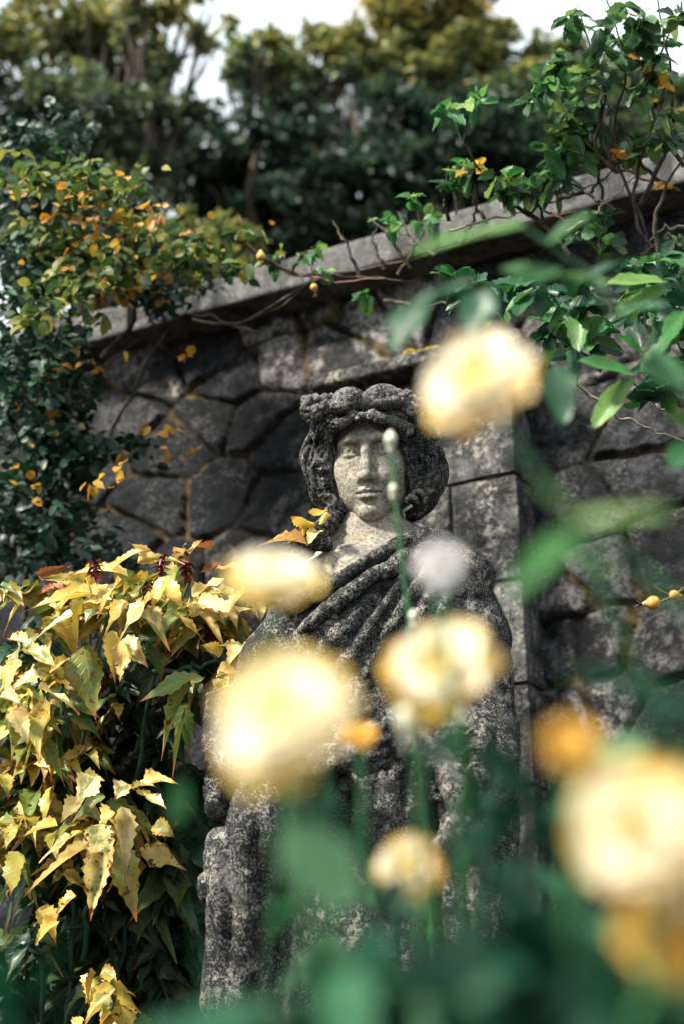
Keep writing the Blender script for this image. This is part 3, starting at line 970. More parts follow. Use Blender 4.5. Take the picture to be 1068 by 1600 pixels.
def streaked(mat, k=0.75):
    # rain streaks running down the face
    nt_ = mat.node_tree
    b = [n for n in nt_.nodes if n.type == 'BSDF_PRINCIPLED'][0]
    src = b.inputs['Base Color'].links[0].from_socket
    mp = nt_.nodes.new('ShaderNodeMapping'); mp.inputs['Scale'].default_value = (16, 16, 1.6)
    tc = nt_.nodes.new('ShaderNodeTexCoord'); nt_.links.new(tc.outputs['Object'], mp.inputs[0])
    nz = nt_.nodes.new('ShaderNodeTexNoise'); nz.inputs['Scale'].default_value = 1.0; nz.inputs['Detail'].default_value = 6
    nt_.links.new(mp.outputs[0], nz.inputs['Vector'])
    mr = nt_.nodes.new('ShaderNodeMapRange'); mr.inputs[1].default_value = 0.5; mr.inputs[2].default_value = 0.62; mr.inputs[4].default_value = k
    nt_.links.new(nz.outputs[0], mr.inputs[0])
    mi = nt_.nodes.new('ShaderNodeMix'); mi.data_type = 'RGBA'
    nt_.links.new(mr.outputs[0], mi.inputs[0]); nt_.links.new(src, mi.inputs[6]); mi.inputs[7].default_value = (0.022, 0.023, 0.024, 1)
    nt_.links.new(mi.outputs[2], b.inputs['Base Color'])
streaked(M['coping'], 0.8); streaked(M['dressed'], 0.7)
M['capstone'] = carved_stone('cap_stone', 0.95, 0.05, (0.10, 0.10, 0.11), 29.0, 0.9)

COPT = wall_ab(650, 345)[1]          # top of the coping
COPB = wall_ab(650, 398)[1]
WF = -0.12                            # face of the rubble behind the pier's face
seeds_px = [(228, 590), (190, 640), (330, 655), (365, 595), (425, 498), (438, 566), (505, 545), (560, 490), (400, 655), (455, 690),
            (340, 765), (430, 790), (385, 870), (250, 780), (190, 850), (322, 545), (280, 700), (480, 470), (620, 455), (120, 720), (60, 820),
            (890, 650), (1010, 665), (870, 575), (905, 800), (1010, 745), (930, 880), (1040, 850), (875, 1015), (938, 1010), (1020, 1010), (860, 930),
            (1050, 590), (960, 1090), (880, 1110), (1050, 1110), (905, 500), (1000, 500), (960, 420), (860, 420), (760, 450), (100, 900), (250, 900)]
def build_rubble():
    a0, a1 = -4.6, 2.6
    sd_ = np.array([wall_ab(x, y, WF) for x, y in seeds_px])
    r = np.random.default_rng(4)
    ex = []
    for i, aa in enumerate(np.arange(a0 - .3, a1 + .4, 0.36)):
        for j, bb in enumerate(np.arange(-0.2, COPT + 0.3, 0.26)):
            p = np.array([aa + 0.18 * (j % 2) + r.uniform(-.08, .08), bb + r.uniform(-.06, .06)])
            if np.min(np.hypot(*((sd_ - p) * (1, 1.25)).T)) > 0.25: ex.append(p)
    sd_ = np.concatenate([sd_, np.array(ex)])
    rn = r.random(len(sd_))
    for k, v in {0: .85, 1: .5, 2: .05, 3: .3, 4: .9, 5: .85, 6: .9, 7: .95, 8: .55, 9: .5, 10: .12, 11: .6, 12: .6, 13: .15, 14: .35, 15: .35, 16: .1, 17: .9, 21: .35, 22: .4, 24: .4, 25: .3, 26: .6, 28: .6, 29: .85, 30: .6, 18: .8}.items():
        rn[k] = v
    shade_ab = np.array([wall_ab(340, 600, WF)[0], wall_ab(340, 620, WF)[1]])
    rn = np.where((sd_[:, 0] < shade_ab[0]) & (sd_[:, 1] < shade_ab[1]), rn * 0.3, rn)  # lower left stones toned down: the climber's shadow painted into their colour
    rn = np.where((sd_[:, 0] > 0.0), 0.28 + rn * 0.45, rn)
    tl = r.normal(size=(len(sd_), 2)) * 0.045
    st = 0.0075
    ga = np.arange(a0, a1, st); gb = np.concatenate([np.arange(-0.1, 0.7, 0.03), np.arange(0.7, COPB + 0.02, st)])
    A_, B_ = np.meshgrid(ga, gb, indexing='ij')
    p3 = np.stack([A_, B_, A_ * 0], -1)
    wa = A_ + 0.030 * fbm(p3, 4.0, 5, 11, 0.62); wb = B_ + 0.028 * fbm(p3, 4.0, 5, 13, 0.62)
    d1 = np.full(A_.shape, 9.0); d2 = np.full(A_.shape, 9.0); id1 = np.zeros(A_.shape, int)
    for k, (sa, sb) in enumerate(sd_):
        ia = slice(max(0, np.searchsorted(ga, sa - .55)), np.searchsorted(ga, sa + .55))
        ib = slice(max(0, np.searchsorted(gb, sb - .5)), np.searchsorted(gb, sb + .5))
        d = np.hypot(wa[ia, ib] - sa, (wb[ia, ib] - sb) * 1.3)
        D1, D2, I1 = d1[ia, ib], d2[ia, ib], id1[ia, ib]
        c = d < D1
        D2[...] = np.where(c, D1, np.minimum(D2, d)); I1[...] = np.where(c, k, I1); D1[...] = np.where(c, d, D1)
    e = (d2 - d1) * 0.5
    jw = 0.0065 + 0.006 * vnoise(p3, 5, 77)
    joint = 1 - sstep(jw * 0.5, jw + 0.007, e)
    dome = sstep(0.0, 0.016, e)
    h = 0.003 * dome - 0.004 * joint + 0.007 * (rn[id1] - 0.5) + tl[id1, 0] * (wa - sd_[id1, 0]) + tl[id1, 1] * (wb - sd_[id1, 1])
    h = h + (0.020 * (1 - 2 * np.abs(fbm(p3 + rn[id1][..., None] * 7, 6, 5, 19, 0.62))) + 0.006 * fbm(p3, 38, 4, 23, 0.6)) * (1 - 0.8 * joint)
    V = wall_xyz(A_, WF - 0.02 + h, B_).reshape(-1, 3)
    i = np.arange(A_.size).reshape(A_.shape)
    F = np.stack([i[:-1, :-1], i[:-1, 1:], i[1:, 1:], i[1:, :-1]], -1).reshape(-1, 4)[:, ::-1]
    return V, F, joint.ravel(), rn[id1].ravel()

wall = empty('stone_wall', wall_xyz(0, -0.3, 0), 'tall rubble stone garden wall behind the statue', 'wall')
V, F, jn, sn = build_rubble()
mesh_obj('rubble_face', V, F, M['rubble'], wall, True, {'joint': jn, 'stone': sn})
def wbox(a, n, b, bev=0.008, sub=10, amp=0.003, seed=0):
    V, F = box_data((a[0], n[0], b[0]), (a[1], n[1], b[1]), bev, sub, amp, seed)
    return wall_xyz(V[:, 0], V[:, 1], V[:, 2]), F[:, ::-1]
mesh_obj('core', *wbox((-4.6, 2.6), (-0.62, WF - 0.07), (-0.1, COPB)), M['rubble'], wall, attrs=None)
cop = []
ra = np.random.default_rng(2)
aa = -4.7
while aa < 2.7:
    L_ = ra.uniform(0.75, 1.05)
    cop.append(wbox((aa, aa + L_ - 0.014), (-0.68, 0.0 + ra.uniform(-.004, .004)), (COPB + ra.uniform(-.004, .004), COPT + ra.uniform(-.004, .004)), 0.014, 26, 0.007, int(aa * 10) + 60))
    aa += L_
mesh_obj('coping', *merge(cop), M['coping'], wall)

# pier with capstone, built against the wall
pa0 = wall_ab(528, 700)[0]
pier = empty('stone_pier', wall_xyz(pa0 / 2, -0.05, 0), 'dressed stone pier with a flat capstone behind the statue', 'pier')
capb = wall_ab(600, 588, 0.05)[1]; capt = wall_ab(600, 566, 0.05)[1]
rows = [capb - 0.003]
for yy in (748, 912, 1075, 1235):
    rows.append(wall_ab(745, yy)[1])
while rows[-1] > 0.3: rows.append(rows[-1] - 0.22)
rows.append(-0.1)
blk = []
for i in range(len(rows) - 1):
    hi, lo = rows[i], rows[i + 1]
    cut = [pa0 * 0.42, pa0 * 0.62, pa0 * 0.30, pa0 * 0.55][i % 4] if i else pa0 * 0.5
    if i == 1: cut = wall_ab(703, 820)[0]
    for (x0, x1) in ((pa0, cut), (cut, 0.0)):
        blk.append(wbox((x0 + 0.003, x1 - 0.003), (WF - 0.08, ra.uniform(-0.012, 0.004)), (lo + 0.004, hi - 0.004), 0.007, 24, 0.006, 100 + i * 3 + int(x0 * 10)))
mesh_obj('shaft', *merge(blk), M['dressed'], pier)
M['mortar'] = plain_mat('mortar', (0.05, 0.035, 0.018), (0.16, 0.11, 0.045), 30, 0.9, 0.8, 0.004)
mesh_obj('mortar_core', *wbox((pa0 + 0.012, -0.012), (WF - 0.07, -0.018), (-0.1, capb - 0.01)), M['mortar'], pier)
mesh_obj('capstone', *wbox((pa0 - 0.05, 0.06), (WF - 0.07, 0.075), (capb, capt), 0.012, 30, 0.005, 5), M['capstone'], pier)
M['moss'] = plain_mat('moss', (0.10, 0.075, 0.008), (0.33, 0.24, 0.02), 90, 0.95, 1.0, 0.006)
def moss_pad():
    ca, cb = wall_ab(668, 535, 0.0)
    r = np.random.default_rng(8)
    g = Field((-0.11, -0.09, -0.02), (0.11, 0.09, 0.06), 0.004)
    for i in range(60):
        g.ell((r.normal() * .04, r.normal() * .028, r.uniform(0, .012)), (r.uniform(.010, .022), r.uniform(.01, .02), r.uniform(.006, .018)), 0.006)
    V, F = g.mesh()
    return wall_xyz(V[:, 0] + ca, V[:, 1] - 0.01, V[:, 2] + capt + 0.001), F[:, ::-1]
tag(mesh_obj('moss_cushion', *moss_pad(), M['moss']), 'yellow moss cushion growing on the capstone of the pier', 'moss')

# ------------------------------------------------------------------ trees beyond the wall
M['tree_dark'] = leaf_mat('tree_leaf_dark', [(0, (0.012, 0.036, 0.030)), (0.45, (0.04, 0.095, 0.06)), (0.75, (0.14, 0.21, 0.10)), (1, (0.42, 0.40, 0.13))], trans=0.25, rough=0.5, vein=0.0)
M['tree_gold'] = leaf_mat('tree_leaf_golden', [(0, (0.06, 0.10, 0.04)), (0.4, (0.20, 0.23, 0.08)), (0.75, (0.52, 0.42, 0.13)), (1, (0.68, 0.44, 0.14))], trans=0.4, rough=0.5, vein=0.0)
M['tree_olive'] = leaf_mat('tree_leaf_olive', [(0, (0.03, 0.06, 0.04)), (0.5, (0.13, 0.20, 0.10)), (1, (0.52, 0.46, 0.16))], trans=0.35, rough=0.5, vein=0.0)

def crown_leaves(blobs, n, size, r, yshift=0.0):
    """blobs: (px, py, depth, radius_px); leaf-sized faces in ragged clumps through each blob"""
    wts = np.array([b[3] ** 2 for b in blobs], float); wts /= wts.sum()
    pos, out_ = [], []
    for bi, (x, y, d, rad) in enumerate(blobs):
        k = int(n * wts[bi]); R = rad / FP * d
        c = P(x, y, d)
        ncl = max(5, int(k / 60))
        cv = norm(r.normal(size=(ncl, 3))) * (r.random((ncl, 1)) ** 0.42) * R * np.array([1, 0.9, 0.9])
        cl = r.integers(0, ncl, k)
        p = c + cv[cl] + r.normal(size=(k, 3)) * R * np.array([0.14, 0.14, 0.085])
        pos.append(p); out_.append(norm(p - c) + (0, 0, 0.25))
    pos = np.concatenate(pos); o = np.concatenate(out_)
    n_ = len(pos)
    dirs = norm(o * 0.6 + r.normal(size=(n_, 3)) * 0.7 - np.array([0, 0, 0.3]))
    nr = norm(r.normal(size=(n_, 3)) * 0.8 + np.array([0, 0, 0.9]))
    L = r.uniform(0.7, 1.3, n_) * size
    return pos, dirs, nr, L

def tree(name, label, blobs, n, size, mat, seed, base=None, rndf=None, group='trees beyond the wall'):
    r = np.random.default_rng(seed)
    pos, dirs, nr, L = crown_leaves(blobs, n, size, r)
    cc = np.mean([P(x, y, d) for x, y, d, _ in blobs], axis=0)
    b0 = np.array([cc[0], cc[1], 0.0]) if base is None else np.array(base, float)
    root = empty(name, b0, label, 'tree', group)
    top = pos[:, 2].max(); bot = pos[:, 2].min()
    rn = r.random(len(pos))
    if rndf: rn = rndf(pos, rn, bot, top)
    V, F, lv = leaves(pos, dirs, nr, L, L * 0.62, 0.15, 0.25, 'rose', 3, 3, rn)
    mesh_obj('crown', V, F, mat, root, True, {'lv': lv})
    parts = [tube_data(smooth_path([b0 - (0, 0, .2), b0 * (1, 1, 0) + (0.05, 0, bot * 0.6), cc * (1, 1, 0) + (0, 0, (bot + top) / 2), cc * (1, 1, 0) + (0.1, 0, top - 0.3)], 20, 0.05), np.linspace(0.20, 0.02, 20), 8)]
    for (x, y, d, rad) in blobs:
        c = P(x, y, d)
        s0 = cc * (1, 1, 0) + (0, 0, bot * 0.75 + r.uniform(0, 0.4))
        parts.append(tube_data(smooth_path([s0, (s0 + c) / 2 + r.normal(size=3) * 0.12, c, c + norm(c - s0) * rad / FP * d * 0.7], 14, 0.04), np.linspace(0.075, 0.008, 14), 6))
        for q in range(5):
            e_ = c + norm(r.normal(size=3)) * rad / FP * d * 0.9
            parts.append(tube_data(smooth_path([(s0 + c) / 2, c * 0.8 + s0 * 0.2, e_], 8, 0.03), np.linspace(0.03, 0.004, 8), 5))
    mesh_obj('trunk', *merge(parts), M['bark'], root)
    return root

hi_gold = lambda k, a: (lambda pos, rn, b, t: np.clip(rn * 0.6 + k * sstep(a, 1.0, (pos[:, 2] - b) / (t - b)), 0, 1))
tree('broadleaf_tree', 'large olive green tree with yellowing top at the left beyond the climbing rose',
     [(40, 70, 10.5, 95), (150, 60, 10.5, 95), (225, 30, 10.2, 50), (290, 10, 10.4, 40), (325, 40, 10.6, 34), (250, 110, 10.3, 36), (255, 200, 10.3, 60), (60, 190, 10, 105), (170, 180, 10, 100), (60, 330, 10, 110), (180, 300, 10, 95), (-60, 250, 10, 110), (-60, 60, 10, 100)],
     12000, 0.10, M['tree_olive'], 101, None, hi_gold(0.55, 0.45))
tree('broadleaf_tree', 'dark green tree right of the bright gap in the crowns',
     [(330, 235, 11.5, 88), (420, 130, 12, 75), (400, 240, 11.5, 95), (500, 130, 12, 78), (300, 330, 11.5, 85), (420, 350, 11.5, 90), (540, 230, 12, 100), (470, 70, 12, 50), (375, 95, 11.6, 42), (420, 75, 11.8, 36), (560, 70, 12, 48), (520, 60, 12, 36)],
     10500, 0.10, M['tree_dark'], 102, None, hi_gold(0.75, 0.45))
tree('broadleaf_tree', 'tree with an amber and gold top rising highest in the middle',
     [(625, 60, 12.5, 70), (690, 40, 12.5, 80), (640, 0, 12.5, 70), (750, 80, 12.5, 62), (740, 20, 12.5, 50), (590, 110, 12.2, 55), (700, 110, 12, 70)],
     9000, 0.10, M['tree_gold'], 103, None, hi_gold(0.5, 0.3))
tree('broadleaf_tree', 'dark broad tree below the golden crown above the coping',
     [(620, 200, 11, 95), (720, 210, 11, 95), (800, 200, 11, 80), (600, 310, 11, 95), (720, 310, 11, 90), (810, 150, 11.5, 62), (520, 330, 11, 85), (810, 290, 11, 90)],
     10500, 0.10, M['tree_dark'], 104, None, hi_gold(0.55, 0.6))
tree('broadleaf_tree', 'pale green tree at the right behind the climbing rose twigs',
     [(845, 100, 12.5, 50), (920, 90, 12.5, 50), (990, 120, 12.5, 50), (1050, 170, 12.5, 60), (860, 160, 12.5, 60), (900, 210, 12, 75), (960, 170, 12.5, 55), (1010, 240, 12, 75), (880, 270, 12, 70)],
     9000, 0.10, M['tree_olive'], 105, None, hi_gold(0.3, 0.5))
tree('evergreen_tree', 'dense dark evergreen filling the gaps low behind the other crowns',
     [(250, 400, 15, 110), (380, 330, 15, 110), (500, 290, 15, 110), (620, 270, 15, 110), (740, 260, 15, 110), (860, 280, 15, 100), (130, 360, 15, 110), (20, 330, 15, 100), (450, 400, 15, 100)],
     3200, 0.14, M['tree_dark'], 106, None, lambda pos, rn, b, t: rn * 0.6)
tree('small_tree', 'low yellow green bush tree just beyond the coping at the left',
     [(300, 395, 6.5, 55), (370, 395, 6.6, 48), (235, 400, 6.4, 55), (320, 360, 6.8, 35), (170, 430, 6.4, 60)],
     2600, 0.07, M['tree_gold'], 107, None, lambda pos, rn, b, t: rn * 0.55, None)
# ------------------------------------------------------------------ climbing plants on the wall
M['rose_leaf'] = leaf_mat('rose_leaf', [(0, (0.006, 0.045, 0.022)), (0.5, (0.012, 0.085, 0.035)), (0.8, (0.03, 0.15, 0.045)), (1, (0.09, 0.22, 0.05))], trans=0.28, rough=0.4, vein=0.04, spec=0.4)
M['fresh_leaf'] = leaf_mat('fresh_leaf', [(0, (0.015, 0.12, 0.04)), (0.6, (0.05, 0.22, 0.05)), (1, (0.22, 0.38, 0.08))], trans=0.45, rough=0.42, vein=0.08, spec=0.4)
M['yellowing_leaf'] = leaf_mat('yellowing_leaf', [(0, (0.02, 0.07, 0.025)), (0.5, (0.07, 0.13, 0.035)), (1, (0.34, 0.32, 0.07))], trans=0.4, rough=0.45, vein=0.05, spec=0.35)
M['mid_leaf'] = leaf_mat('mid_green_leaf', [(0, (0.015, 0.055, 0.03)), (0.5, (0.04, 0.13, 0.05)), (0.85, (0.10, 0.22, 0.07)), (1, (0.25, 0.33, 0.10))], trans=0.42, rough=0.35, vein=0.08, spec=0.5)
M['amber_leaf'] = leaf_mat('amber_leaf', [(0, (0.45, 0.16, 0.02)), (0.5, (0.62, 0.33, 0.03)), (1, (0.70, 0.48, 0.08))], trans=0.4, rough=0.45, vein=0.1)
M['deep_leaf'] = leaf_mat('deep_green_leaf', [(0, (0.002, 0.024, 0.012)), (0.5, (0.008, 0.065, 0.032)), (0.8, (0.03, 0.12, 0.06)), (1, (0.14, 0.26, 0.15))], trans=0.3, rough=0.6, vein=0.01, spec=0.12)
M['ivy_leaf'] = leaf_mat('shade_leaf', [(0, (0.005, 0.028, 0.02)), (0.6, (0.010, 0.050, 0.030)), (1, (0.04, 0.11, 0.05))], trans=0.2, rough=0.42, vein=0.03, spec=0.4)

def leaf_cloud(blobs, size, r, kind='rose', teeth=0.0, ns=3, ntt=5, wr=0.65, up=0.7, droop=0.2, clump=6):
    """blobs (px, py, rx, ry, depth, depth_spread, count)"""
    pos = []
    for (x, y, rx, ry, d, ds, k) in blobs:
        k = int(k * (1.25 if size < 0.037 else 1)); ncl = max(3, int(k / clump))
        cu = r.normal(size=(ncl, 2)) * 0.55
        cl = r.integers(0, ncl, k)
        uv = cu[cl] + r.normal(size=(k, 2)) * 0.13
        dd = d + r.normal(size=ncl)[cl] * ds + r.normal(size=k) * 0.02
        for (u, v), q in zip(uv, dd):
            pos.append(P(x + u * rx, y + v * ry, max(q, d - 2 * ds)))
    pos = np.array(pos); n = len(pos)
    dirs = norm(r.normal(size=(n, 3)) * (1, 0.8, 0.6) + (0, -0.25, -0.25))
    nr = norm(r.normal(size=(n, 3)) * 0.55 + (-0.15, -0.45, up))
    L = r.uniform(0.65, 1.25, n) * size
    return leaves(pos, dirs, nr, L, L * wr, droop, 0.3, kind, ns, ntt, r.random(n), teeth, wave=0.05)

def canes(paths, r0, r1, n=20, wob=0.012, sides=6):
    return merge([tube_data(smooth_path([P(*q) for q in p], n, wob), np.linspace(r0, r1, n), sides) for p in paths])

r = np.random.default_rng(21)
cl = empty('climbing_rose', P(60, 1300, 3.6) * (1, 1, 0), 'climbing rose with small dark leaves and orange tints over the left end of the wall', 'climbing plant')
blobsL = [(70, 300, 90, 45, 3.92, .12, 260), (150, 350, 90, 50, 4.02, .12, 330), (60, 420, 90, 80, 3.82, .12, 420), (190, 420, 90, 50, 4.02, .10, 380), (50, 540, 75, 80, 3.72, .12, 420),
          (60, 660, 70, 80, 3.72, .12, 380), (110, 620, 45, 60, 3.72, .08, 140), (40, 800, 80, 90, 3.72, .12, 560), (90, 700, 60, 80, 3.72, .1, 260), (120, 860, 80, 40, 3.72, .1, 200), (290, 425, 60, 25, 4.02, .06, 120), (250, 470, 40, 25, 3.92, .05, 60), (210, 695, 50, 25, 3.82, .05, 60),
          (100, 210, 60, 30, 4.05, .1, 110), (130, 720, 40, 45, 3.72, .06, 90), (20, 230, 50, 60, 4.05, .1, 140)]
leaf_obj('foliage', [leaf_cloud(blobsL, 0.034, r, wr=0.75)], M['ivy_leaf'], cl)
bl2 = [(120, 290, 110, 35, 3.45, .1, 260), (150, 380, 120, 50, 3.82, .1, 380), (110, 460, 90, 40, 3.35, .1, 150), (320, 400, 80, 28, 3.55, .05, 150)]
leaf_obj('fresh_foliage', [leaf_cloud(bl2, 0.036, r, wr=0.75)], M['yellowing_leaf'], cl)
bl3 = [(140, 330, 110, 50, 3.45, .1, 80), (200, 390, 120, 50, 3.92, .08, 150), (170, 440, 110, 40, 3.82, .08, 60), (90, 560, 60, 60, 3.62, .08, 22), (245, 690, 45, 28, 3.72, .04, 18), (150, 745, 40, 25, 3.25, .04, 9), (285, 555, 9, 9, 3.72, .01, 4), (40, 770, 40, 30, 3.62, .05, 6), (60, 640, 50, 60, 3.62, .05, 14)]
leaf_obj('autumn_foliage', [leaf_cloud(bl3, 0.028, r, wr=0.85, clump=1.6)], M['amber_leaf'], cl)
cpaths = [[(20, 1100, 3.92), (60, 800, 3.82), (40, 500, 3.82), (90, 380, 3.92), (170, 340, 3.92), (240, 400, 4.00)],
          [(10, 900, 3.82), (100, 620, 3.82), (180, 560, 4.00), (250, 510, 4.00)], [(150, 740, 3.92), (190, 640, 4.00), (240, 560, 4.00), (250, 520, 4.00), (300, 480, 4.00)],
          [(60, 700, 3.82), (150, 690, 3.92), (260, 690, 3.92)], [(160, 560, 4.00), (230, 470, 4.00), (330, 500, 4.00), (410, 520, 4.00)],
          [(100, 300, 3.92), (150, 350, 3.92), (230, 370, 3.97), (330, 420, 4.00)], [(40, 420, 3.82), (90, 360, 3.82), (160, 350, 3.82), (200, 400, 3.92)],
          [(200, 330, 4.00), (215, 270, 4.00), (222, 250, 4.00)]]
mesh_obj('stem', *canes(cpaths, 0.009, 0.002), M['bark'], cl)

# right-hand climbing rose: leaves near the plane of focus
cr = empty('climbing_rose', P(1000, 1300, 3.1) * (1, 1, 0), 'climbing rose with bare dark twigs and fresh leaves over the right of the coping', 'climbing plant')
tw = [[(1030, 520, 2.95), (1010, 400, 2.95), (1000, 320, 2.95), (965, 270, 2.95), (950, 200, 2.95), (985, 120, 2.9), (960, 40, 2.9), (940, -20, 2.9)],
      [(1000, 320, 2.95), (1035, 250, 2.9), (1055, 160, 2.9), (1040, 80, 2.9), (1025, -10, 2.9)],
      [(965, 270, 2.95), (925, 240, 2.95), (945, 150, 2.95), (925, 90, 2.95), (905, 20, 2.95)],
      [(1060, 300, 2.95), (1010, 270, 2.95), (975, 200, 2.9), (945, 160, 2.95)],
      [(1068, 260, 2.9), (1030, 210, 2.9), (1005, 140, 2.9), (1050, 40, 2.85)],
      [(960, 330, 2.95), (900, 290, 3.0), (870, 275, 3.0)], [(1000, 400, 2.95), (1030, 380, 2.95), (1068, 372, 2.9)],
      [(890, 400, 3.0), (850, 350, 3.05), (835, 310, 3.1), (790, 270, 3.1)], [(850, 350, 3.05), (800, 320, 3.1), (760, 290, 3.1), (720, 210, 3.05), (745, 170, 3.0)],
      [(970, 270, 2.95), (940, 230, 2.95), (935, 170, 2.95), (950, 120, 2.95)], [(1050, 420, 2.95), (1000, 370, 2.95), (985, 300, 2.95), (1040, 130, 2.95)],
      [(935, 400, 3.0), (940, 330, 3.0), (935, 260, 3.0), (955, 180, 2.95)], [(1030, 420, 2.9), (1020, 330, 2.9), (1065, 250, 2.9), (1075, 180, 2.9)],
      [(700, 345, 3.25), (690, 300, 3.2), (700, 260, 3.2)], [(870, 310, 3.0), (920, 300, 3.0), (960, 262, 3.0)]]
mesh_obj('twig', *canes(tw, 0.0055, 0.0014, 30, 0.003), M['bark'], cr)
for q_ in [[(885, 362, 2.95), (935, 330, 2.95), (965, 300, 2.95), (1000, 268, 2.95)], [(960, 262, 2.95), (1000, 275, 2.95), (1022, 292, 2.95), (1055, 296, 2.95)],
                              [(1068, 355, 2.95), (1035, 355, 2.95), (1010, 380, 2.95)], [(700, 362, 3.2), (760, 345, 3.2), (850, 320, 3.1), (950, 280, 3.0)],
                              [(900, 600, 2.8), (960, 650, 2.8), (1068, 690, 2.8)], [(980, 590, 2.7), (1030, 640, 2.7), (1068, 640, 2.7)]]:
    mesh_obj('pale_twig', *canes([q_], 0.0038, 0.0012, 26, 0.004), M['twig_pale'], cr)
blR = [(990, 30, 50, 30, 2.9, .05, 14), (1030, 100, 30, 40, 2.9, .05, 12), (930, 130, 40, 30, 2.95, .05, 14), (1000, 220, 40, 25, 2.95, .05, 14), (870, 110, 22, 22, 3.0, .05, 26), (855, 165, 25, 25, 3.0, .05, 30), (880, 220, 30, 25, 3.0, .05, 34), (930, 190, 30, 40, 3.0, .05, 40), (925, 30, 25, 20, 2.9, .05, 16), (1000, 60, 40, 40, 2.9, .05, 26),
       (1010, 130, 30, 30, 2.9, .05, 22), (1045, 190, 25, 40, 2.9, .05, 22), (885, 265, 20, 18, 3.0, .04, 18), (800, 290, 35, 18, 3.1, .05, 26), (850, 300, 30, 20, 3.05, .05, 26), (960, 100, 40, 50, 2.9, .05, 26),
       (1040, 400, 40, 40, 2.85, .05, 34), (960, 360, 60, 40, 2.95, .05, 26), (710, 270, 22, 22, 3.2, .04, 20), (1060, 20, 20, 40, 2.85, .05, 12)]
blR2 = [(780, 440, 60, 30, 2.7, .1, 40), (880, 470, 70, 40, 2.5, .1, 46), (990, 470, 70, 40, 2.6, .1, 50), (1040, 560, 40, 60, 2.5, .1, 34), (950, 530, 60, 30, 2.6, .06, 22), (1000, 420, 60, 20, 2.6, .1, 30)]
leaf_obj('foliage', [leaf_cloud(blR, 0.046, r, 'rose', 0.12, 5, 9, 0.7, 0.5, 0.3)], M['mid_leaf'], cr)
leaf_obj('fresh_foliage', [leaf_cloud([(700, 160, 30, 18, 3.0, .02, 9), (735, 155, 28, 16, 3.0, .02, 8), (875, 125, 25, 25, 3.0, .05, 16), (700, 265, 16, 20, 3.15, .03, 14), (795, 280, 18, 12, 3.1, .03, 12), (890, 215, 40, 25, 3.0, .05, 26), (565, 462, 12, 8, 3.5, .01, 6), (440, 400, 30, 14, 3.6, .03, 12)], 0.048, r, 'rose', 0.14, 5, 9, 0.6, 0.5, 0.35)], M['fresh_leaf'], cr)
leaf_obj('autumn_foliage', [leaf_cloud([(965, 235, 12, 20, 2.95, .02, 5), (1020, 150, 25, 40, 2.9, .03, 6), (750, 265, 10, 8, 3.1, .02, 4), (790, 275, 20, 14, 3.1, .02, 4), (1000, 80, 40, 40, 2.9, .03, 4), (1050, 290, 14, 14, 2.9, .02, 3), (720, 265, 12, 10, 3.1, .02, 3), (870, 505, 8, 8, 2.5, .02, 2)], 0.028, r, 'rose', 0.1, 5, 7, clump=1.2)], M['amber_leaf'], cr)
leaf_obj('glossy_foliage', [leaf_cloud(blR2, 0.058, r, 'rose', 0.12, 5, 9, 0.6, 0.6, 0.3)], M['rose_leaf'], cr)

# a third, nearly bare one along the middle of the coping
cm = empty('climbing_vine', P(600, 1200, 3.5) * (1, 1, 0), 'thin leafless vine stems trained along the middle of the coping', 'climbing plant')
vp = [[(390, 500, 3.6), (440, 470, 3.6), (480, 445, 3.55), (520, 425, 3.5), (600, 420, 3.45), (690, 390, 3.4), (800, 350, 3.3), (900, 330, 3.2)],
      [(408, 400, 3.5), (450, 425, 3.5), (480, 430, 3.5), (540, 430, 3.45), (640, 440, 3.4)], [(300, 500, 3.65), (345, 510, 3.65), (420, 492, 3.6), (478, 448, 3.55), (500, 420, 3.5)],
      [(640, 420, 3.4), (600, 360, 3.4), (575, 340, 3.45)], [(620, 430, 3.4), (660, 370, 3.4), (650, 320, 3.4)], [(560, 430, 3.45), (540, 380, 3.45), (520, 345, 3.5)], [(680, 400, 3.3), (640, 370, 3.35), (620, 330, 3.4)],
      [(600, 420, 3.45), (580, 375, 3.45), (590, 350, 3.45)], [(720, 380, 3.3), (745, 330, 3.2), (740, 290, 3.2)], [(600, 470, 3.5), (660, 480, 3.4), (720, 470, 3.3), (760, 450, 3.2)], [(770, 590, 3.3), (860, 610, 3.3), (900, 640, 3.2)],
      [(760, 350, 3.25), (735, 310, 3.25), (730, 280, 3.2)], [(455, 425, 3.5), (470, 400, 3.5), (500, 380, 3.5)]]
mesh_obj('stem', *canes(vp, 0.0055, 0.0012, 24, 0.003), M['bark'], cm)
for q_ in [[(385, 380, 3.5), (420, 412, 3.5), (470, 432, 3.5), (520, 440, 3.45), (600, 435, 3.4)], [(850, 330, 3.1), (900, 350, 3.0), (960, 330, 3.0)]]:
    mesh_obj('red_stem', *canes([q_], 0.003, 0.0015, 20, 0.004), M['twig_red'], cm)
leaf_obj('foliage', [leaf_cloud([(470, 405, 35, 20, 3.5, .03, 16), (512, 430, 12, 25, 3.5, .03, 8), (620, 350, 50, 25, 3.4, .04, 22), (660, 345, 40, 20, 3.3, .04, 16)], 0.034, r)], M['fresh_leaf'], cm)

